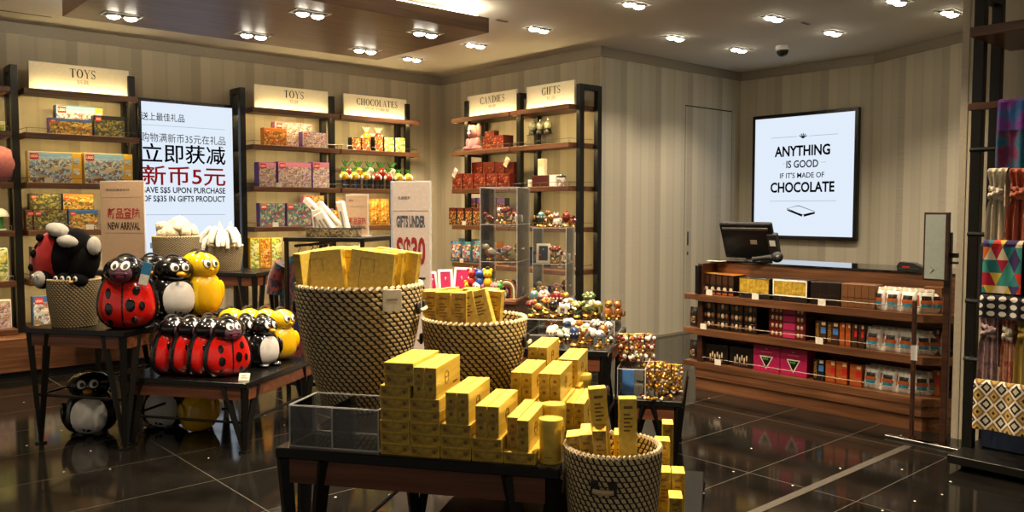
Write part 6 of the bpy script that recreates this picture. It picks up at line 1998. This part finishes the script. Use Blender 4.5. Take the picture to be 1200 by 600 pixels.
def pframe(label, x, y, z, w, h, rz, m='white_gloss', pm='magenta_card', lean=-.22):
    t = thing('photo_frame', label, 'photo frame', 'T', (x, y, z), rz, 'photo frames')
    b = B(); b.M = Matrix.Rotation(lean, 4, 'X'); q = .02
    b.box(-w / 2, 0, 0, w / 2, .014, q, m); b.box(-w / 2, 0, h - q, w / 2, .014, h, m); b.box(-w / 2, 0, q, -w / 2 + q, .014, h - q, m); b.box(w / 2 - q, 0, q, w / 2, .014, h - q, m); part('frame', b, t)
    b = B(); b.M = Matrix.Rotation(lean, 4, 'X'); b.box(-w / 2 + q, .004, q, w / 2 - q, .01, h - q, pm); part('picture', b, t)
    b = B(); b.tube([(0, .03, h * .7), (0, .11, .002)], .005, m, 6); part('strut', b, t)
for i, (px, rz, w, hh) in enumerate(((509, .9, .1, .23), (523, .5, .13, .25), (539, -.15, .16, .27))):
    x, _ = on_y('T', px, 325, 6.95)
    pframe('white photo frame behind the medium basket, %s from the left' % ORD[i], x, 6.95, .7755, w, hh, rz)
x, _ = on_y('T', 622, 300, 7.1)
pframe('cream photo frame with navy picture in the rear clear tower', -1.45, 7.08, .4605 + 2 * .31 + .005, .12, .17, .1, 'box_cream', 'box_navy')
r = random.Random(12)
kc = ('candy_yellow', 'candy_orange', 'candy_white', 'plush_pink', 'candy_yellow', 'candy_green', 'plush_rose', 'candy_red', 'candy_blue', 'candy_yellow', 'candy_green', 'candy_white')
for i, px in enumerate((549, 555, 560, 565, 570, 575, 580, 553, 563, 572, 584, 588)):
    hi = i in (7, 8, 9)
    x, _ = on_y('T', px, 330, 6.89)
    c = kc[i]
    t = thing('plush_keyring', '%s plush keyring animal, %s from the left in the %s of the heap' % ({'candy': c.split('_')[1], 'plush': 'pink'}[c.split('_')[0]], ORD[i if i < 7 else (i - 7 if i < 10 else i - 3)], 'upper layer' if hi else 'lower layer'), 'keyring', 'T', (x, 6.89 + r.uniform(-.02, .05), .7755 + (.105 if hi else 0)), r.uniform(-.6, .6), 'plush keyrings heaped on the tall plinth')
    b = B(); b.ell((0, 0, .045), (.038, .034, .045), c, 12, 8); part('body', b, t)
    b = B(); b.ell((0, -.006, .115), (.04, .036, .036), c, 12, 8)
    for q in (-1, 1):
        b.ell((q * .03, 0, .148), (.014, .01, .016), c, 8, 6); b.ell((q * .014, -.04, .12), (.005, .003, .006), 'ink', 6, 4)
    part('head', b, t)
    b = B(); b.tube([(.014 * cos(2 * pi * k / 10), 0, .165 + .014 * sin(2 * pi * k / 10)) for k in range(10)], .0025, 'chrome', 6, True); part('ring', b, t)
# gifts on the wall shelf behind
gs = [('elephant', 'black', 'gold'), ('bird', 'olive', 'red'), ('flower', 'pink', 'white'), ('bird', 'white', 'black'), ('cat', 'orange', 'white'), ('bird', 'silver', 'red')]
for i, px in enumerate((628, 636, 644, 652, 662, 671)):
    k, a, c = gs[i]
    x, _ = on_y('S', px, 240, 6.56)
    trinket(k, 'enamel_' + a, 'enamel_' + c, '%s and %s %s, %s from the left on the third gifts shelf' % (a, c, WHAT[k], ORD[i]), 'S', (x, 6.60, 1.3505), 0, 1.3, 'figurines on the gifts shelves')
gs = [('cat', 'red', 'amber'), ('elephant', 'red', 'gold'), ('cat', 'pink', 'amber'), ('egg', 'amber', 'red'), ('bird', 'gold', 'red')]
for i, px in enumerate((641, 648, 656, 664, 671)):
    k, a, c = gs[i]
    x, _ = on_y('S', px, 350, 6.55)
    trinket(k, 'enamel_' + a, 'enamel_' + c, '%s and %s %s, %s from the left on the lowest gifts shelf' % (a, c, WHAT[k], ORD[i]), 'S', (x, 6.60, .4305), 0, 1.7, 'figurines on the gifts shelves')
x, _ = on_y('S', 648, 250, 6.6); x1, _ = on_y('S', 672, 300, 6.6)
for i, px in enumerate((653, 662, 671)):
    x, _ = on_y('S', px, 295, 6.66)
    b = B(); b.box(-.03, 0, 0, .03, .02, .18, 'box_cream', .003); b.box(-.02, -.002, .02, .02, 0, .16, 'choc_tan')
    solo('photo_frame', b, 'narrow cream photo frame on the fourth gifts shelf, %s from the left' % ORD[i], 'photo frame', 'S', (x, 6.70, .8805), 0, 'photo frames', rx=-.08)
for i, px in enumerate((618, 632)):
    x, _ = on_y('S', px, 285, 6.66)
    b = B(); b.box(-.06, 0, 0, .06, .05, .22, 'enamel_blue', .003); b.box(-.045, -.002, .06, .045, 0, .18, 'box_navy')
    solo('gift_box', b, 'blue gift box standing on the fourth gifts shelf, %s one' % ('left', 'right')[i], 'box', 'S', (x, 6.74, .8805), 0, 'gift boxes on the gifts shelf')

# ---------------------------------------------------------------- printed signs in clear holders
def stand_sign(label, x, y, z, w, h, rz, body, base=True, group='printed signs in clear holders'):
    t = thing('printed_sign', label, 'sign', 'T', (x, y, z), rz, group)
    b = B(); b.box(-w / 2 - .008, .006, 0, w / 2 + .008, .014, h + .008, 'acrylic_edge', .001); b.box(-w / 2 - .006, -.06, 0, w / 2 + .006, .07, .008, 'acrylic_edge', .001); part('holder', b, t)
    b = B(); b.box(-w / 2, 0, .008, w / 2, .005, h, body); part('sheet', b, t)
    return t
t = stand_sign('tan new arrival sign standing between the toy shelf and the lit screen', -5.28, 6.60, 1.0005, .44, .80, .05, 'sign_tan')
def tx(t, s, x0, x1, z0, z1, m, bold=0.0, nm='lettering'):
    b = B(); put_text(b, s, x0, x1, z0, z1, -.002, m, bold); part(nm, b, t)
tx(t, '新加坡樟宜机场', -.16, .08, .715, .735, 'ink_brown', .01, 'small_lettering')
b = B(); b.box(-.2, -.002, .655, .2, -.001, .658, 'ink_grey'); part('rule', b, t)
b = B(); b.box(-.2, -.002, .33, .2, -.001, .333, 'ink_grey'); part('rule', b, t)
tx(t, '新品登陆', -.15, .18, .46, .56, 'ink_red', .02, 'red_lettering')
tx(t, 'NEW ARRIVAL', -.15, .18, .36, .43, 'ink_brown', .03)
b = B(); rr = random.Random(4)
for k in range(14):
    xx = -.12 + k * .022; hh = rr.uniform(.02, .11)
    b.add([(xx, -.002, .03), (xx + .014, -.002, .03), (xx + .008, -.002, .03 + hh)], [(0, 1, 2)], 'ink_brown')
part('skyline_drawing', b, t)
t = stand_sign('small tan new arrival sign behind the white boxes', -2.93, 6.52, 1.3205, .19, .345, 0, 'sign_tan')
tx(t, '新品登陆', -.07, .08, .10, .16, 'ink_red', .02, 'red_lettering'); tx(t, 'NEW ARRIVAL', -.07, .08, .065, .09, 'ink_brown', .03); tx(t, '樟宜', -.07, -.03, .295, .31, 'ink_brown', .01, 'small_lettering')
b = B(); b.box(-.085, -.002, .255, .085, -.001, .257, 'ink_grey'); part('rule', b, t)
# tall price sign on a floor stand
t = thing('price_sign', 'tall pink gifts under price sign between the two large baskets', 'sign', 'T', (-2.335, 6.2, 0), .0, 'printed signs in clear holders')
b = B(); b.box(-.19, -.1, 0, .19, .12, .02, 'black_metal', .004); part('base', b, t)
b = B(); b.box(-.165, .006, .02, .165, .04, 1.77, 'acrylic_edge', .002); b.box(-.165, .006, .02, -.152, .042, 1.772, 'screen_pane'); part('holder', b, t)
b = B(); b.box(-.148, 0, .2, .16, .006, 1.76, 'sign_pink'); part('sheet', b, t)
tx(t, '礼品低于', -.10, .0, 1.625, 1.65, 'ink_brown', .01, 'small_lettering')
b = B(); b.box(-.14, -.002, 1.535, .15, -.001, 1.538, 'ink_grey'); part('rule', b, t)
tx(t, 'GIFTS UNDER', -.115, .125, 1.405, 1.50, 'ink_slate', .05)
tx(t, 'S$30', -.115, .125, 1.08, 1.33, 'ink_red', .035, 'red_lettering')
tx(t, '以下', -.115, .125, .86, 1.02, 'ink_brown', .01, 'chinese_lettering')

# ---------------------------------------------------------------- garment rack with printed shirts
t = thing('garment_rack', 'black metal garment rack between the low table and the largest basket', 'rack', 'T', (0, 0, 0))
for x_, y_ in ((-3.42, 6.22), (-2.75, 6.22), (-3.42, 6.84), (-2.75, 6.84)):
    b = B(); b.box(x_ - .014, y_ - .014, 0, x_ + .014, y_ + .014, 1.32, 'black_metal', .002); part('post', b, t)
b = B(); b.box(-3.44, 6.20, 1.285, -2.73, 6.86, 1.32, 'black_metal', .003); part('top', b, t)
b = B(); b.tube([(-3.34, 6.22, 1.25), (-3.34, 6.84, 1.25)], .012, 'black_metal', 8); part('rail', b, t)
b = B(); b.box(-3.44, 6.20, .10, -2.73, 6.22, .13, 'black_metal'); b.box(-3.44, 6.82, .10, -2.73, 6.84, .13, 'black_metal'); part('lower_bar', b, t)
cloth_mat('shirt_navy', ['#0c0b18', '#1a2050', '#0e0d1e', '#6a2a2a', '#15122a', '#1f5a70', '#0c0b18'], 'marble', 4); cloth_mat('shirt_blue', ['#131a3a', '#1c4258', '#2c1a38', '#100f1e'], 'marble', 6); cloth_mat('shirt_wine', ['#3a1420', '#7a2a2e', '#2a1830', '#14101a'], 'marble', 6); cloth_mat('shirt_teal', ['#1f5a6e', '#2f86a0', '#123a4a'], 'marble', 7); cloth_mat('shirt_orange', ['#b84a1e', '#d87a2e', '#8a2a1a'], 'marble', 8)
def shirt(label, x, y, z, m, rz, w=.44, h=.95):
    t = thing('hanging_shirt', label, 'shirt', 'T', (x, y, z), rz, 'printed shirts on the garment rack')
    b = B()
    def prof_w(v):
        if v < .1: return .10 + (w * .5 - .10) * (v / .1) ** .7
        return w * .5 * (1 - .12 * sin(pi * (v - .1) * .9)) + .03 * v
    for s in (-1, 1):
        def f(u, v):
            q = 2 * u - 1
            x_ = q * prof_w(v)
            bul = (.05 + .03 * v) * (1 - abs(q) ** 2.5)
            fold = .014 * v * sin(q * 13 + 1.7 * s)
            z_ = -.03 - v * h - .05 * abs(q) * (1 - v) * .6
            return (x_ * s * -1 if s > 0 else x_, -s * (bul + fold) if s > 0 else (bul + fold), z_)
        b.grid((lambda u, v: f(1 - u, v)) if s > 0 else (lambda u, v: f(1 - u, v)), 20, 16, m)
    part('body', b, t)
    for s in (-1, 1):
        b = B(); b.tube([(s * w * .40, 0, -.11), (s * w * .56, -.005, -.22), (s * w * .60, -.01, -.36)], [.075, .07, .075], m, 12); part('sleeve', b, t)
    b = B(); b.tube([(.055 * cos(2 * pi * k / 14), .03 * sin(2 * pi * k / 14), -.035 - .02 * (1 - sin(2 * pi * k / 14)) * .8) for k in range(14)], .009, m, 6, True); part('collar', b, t)
    b = B(); b.tube([(0, 0, -.03), (0, 0, .01), (.018, 0, .03), (.0, 0, .048), (-.016, 0, .032)], .004, 'chrome', 6); b.tube([(-w * .36, 0, -.085), (0, 0, -.03), (w * .36, 0, -.085)], .008, 'black_soft', 6); part('hanger', b, t)
shirt('dark navy printed shirt at the front of the garment rack', -3.36, 6.31, 1.20, 'shirt_navy', -.1, .38)
shirt('blue printed shirt behind the navy one on the garment rack', -3.32, 6.46, 1.20, 'shirt_blue', -.1, .38)
shirt('wine red printed shirt on the garment rack', -3.33, 6.61, 1.20, 'shirt_wine', -.1, .38)
shirt('orange printed shirt at the back of the garment rack', -3.36, 6.76, 1.20, 'shirt_orange', -.1, .38)
# rush tray of white boxes on the rack
t = thing('rush_tray', 'rectangular rush tray of white boxes on the garment rack', 'tray', 'T', (-3.065, 6.36, 1.3205), 0, 'round rush baskets')
t['group'] = 'rush trays'
b = B()
for x0, y0, x1, y1 in ((-.20, -.11, .20, -.095), (-.20, .095, .20, .11), (-.20, -.095, -.185, .095), (.185, -.095, .20, .095)):
    b.box(x0, y0, 0, x1, y1, .07, 'rush_flat', .003)
b.box(-.185, -.095, 0, .185, .095, .012, 'rush_flat'); part('body', b, t)
b = B(); b.tube([(-.2, -.105, .072), (.2, -.105, .072), (.2, .105, .072), (-.2, .105, .072)], .008, 'strap_web', 6, True); part('rim', b, t)
for i, (dx, dy, rz, ry, L_, z_) in enumerate(((-.13, -.03, .1, -.1, .19, .02), (-.085, -.035, .1, -.12, .20, .02), (-.03, -.04, .1, -.55, .17, .03), (.02, -.045, .0, -.6, .19, .03), (-.04, .03, .0, -.85, .30, .10), (.07, .02, .1, -.75, .30, .05), (.13, -.03, .0, -.2, .26, .02), (.10, .05, .0, -.25, .27, .02), (-.09, .04, 0, -.35, .22, .02))):
    b = B(); b.box(-.024, -.03, 0, .024, .03, L_, 'box_white', .003); b.box(-.012, -.0308, L_ * .15, .004, -.03, L_ * .7, 'ink_grey')
    solo('white_box', b, 'slim white gift box tilted in the rush tray, %s from its left end' % ORD[i], 'box', 'T', (-3.065 + dx, 6.36 + dy, 1.333 + z_), rz, 'slim white gift boxes', ry=ry)
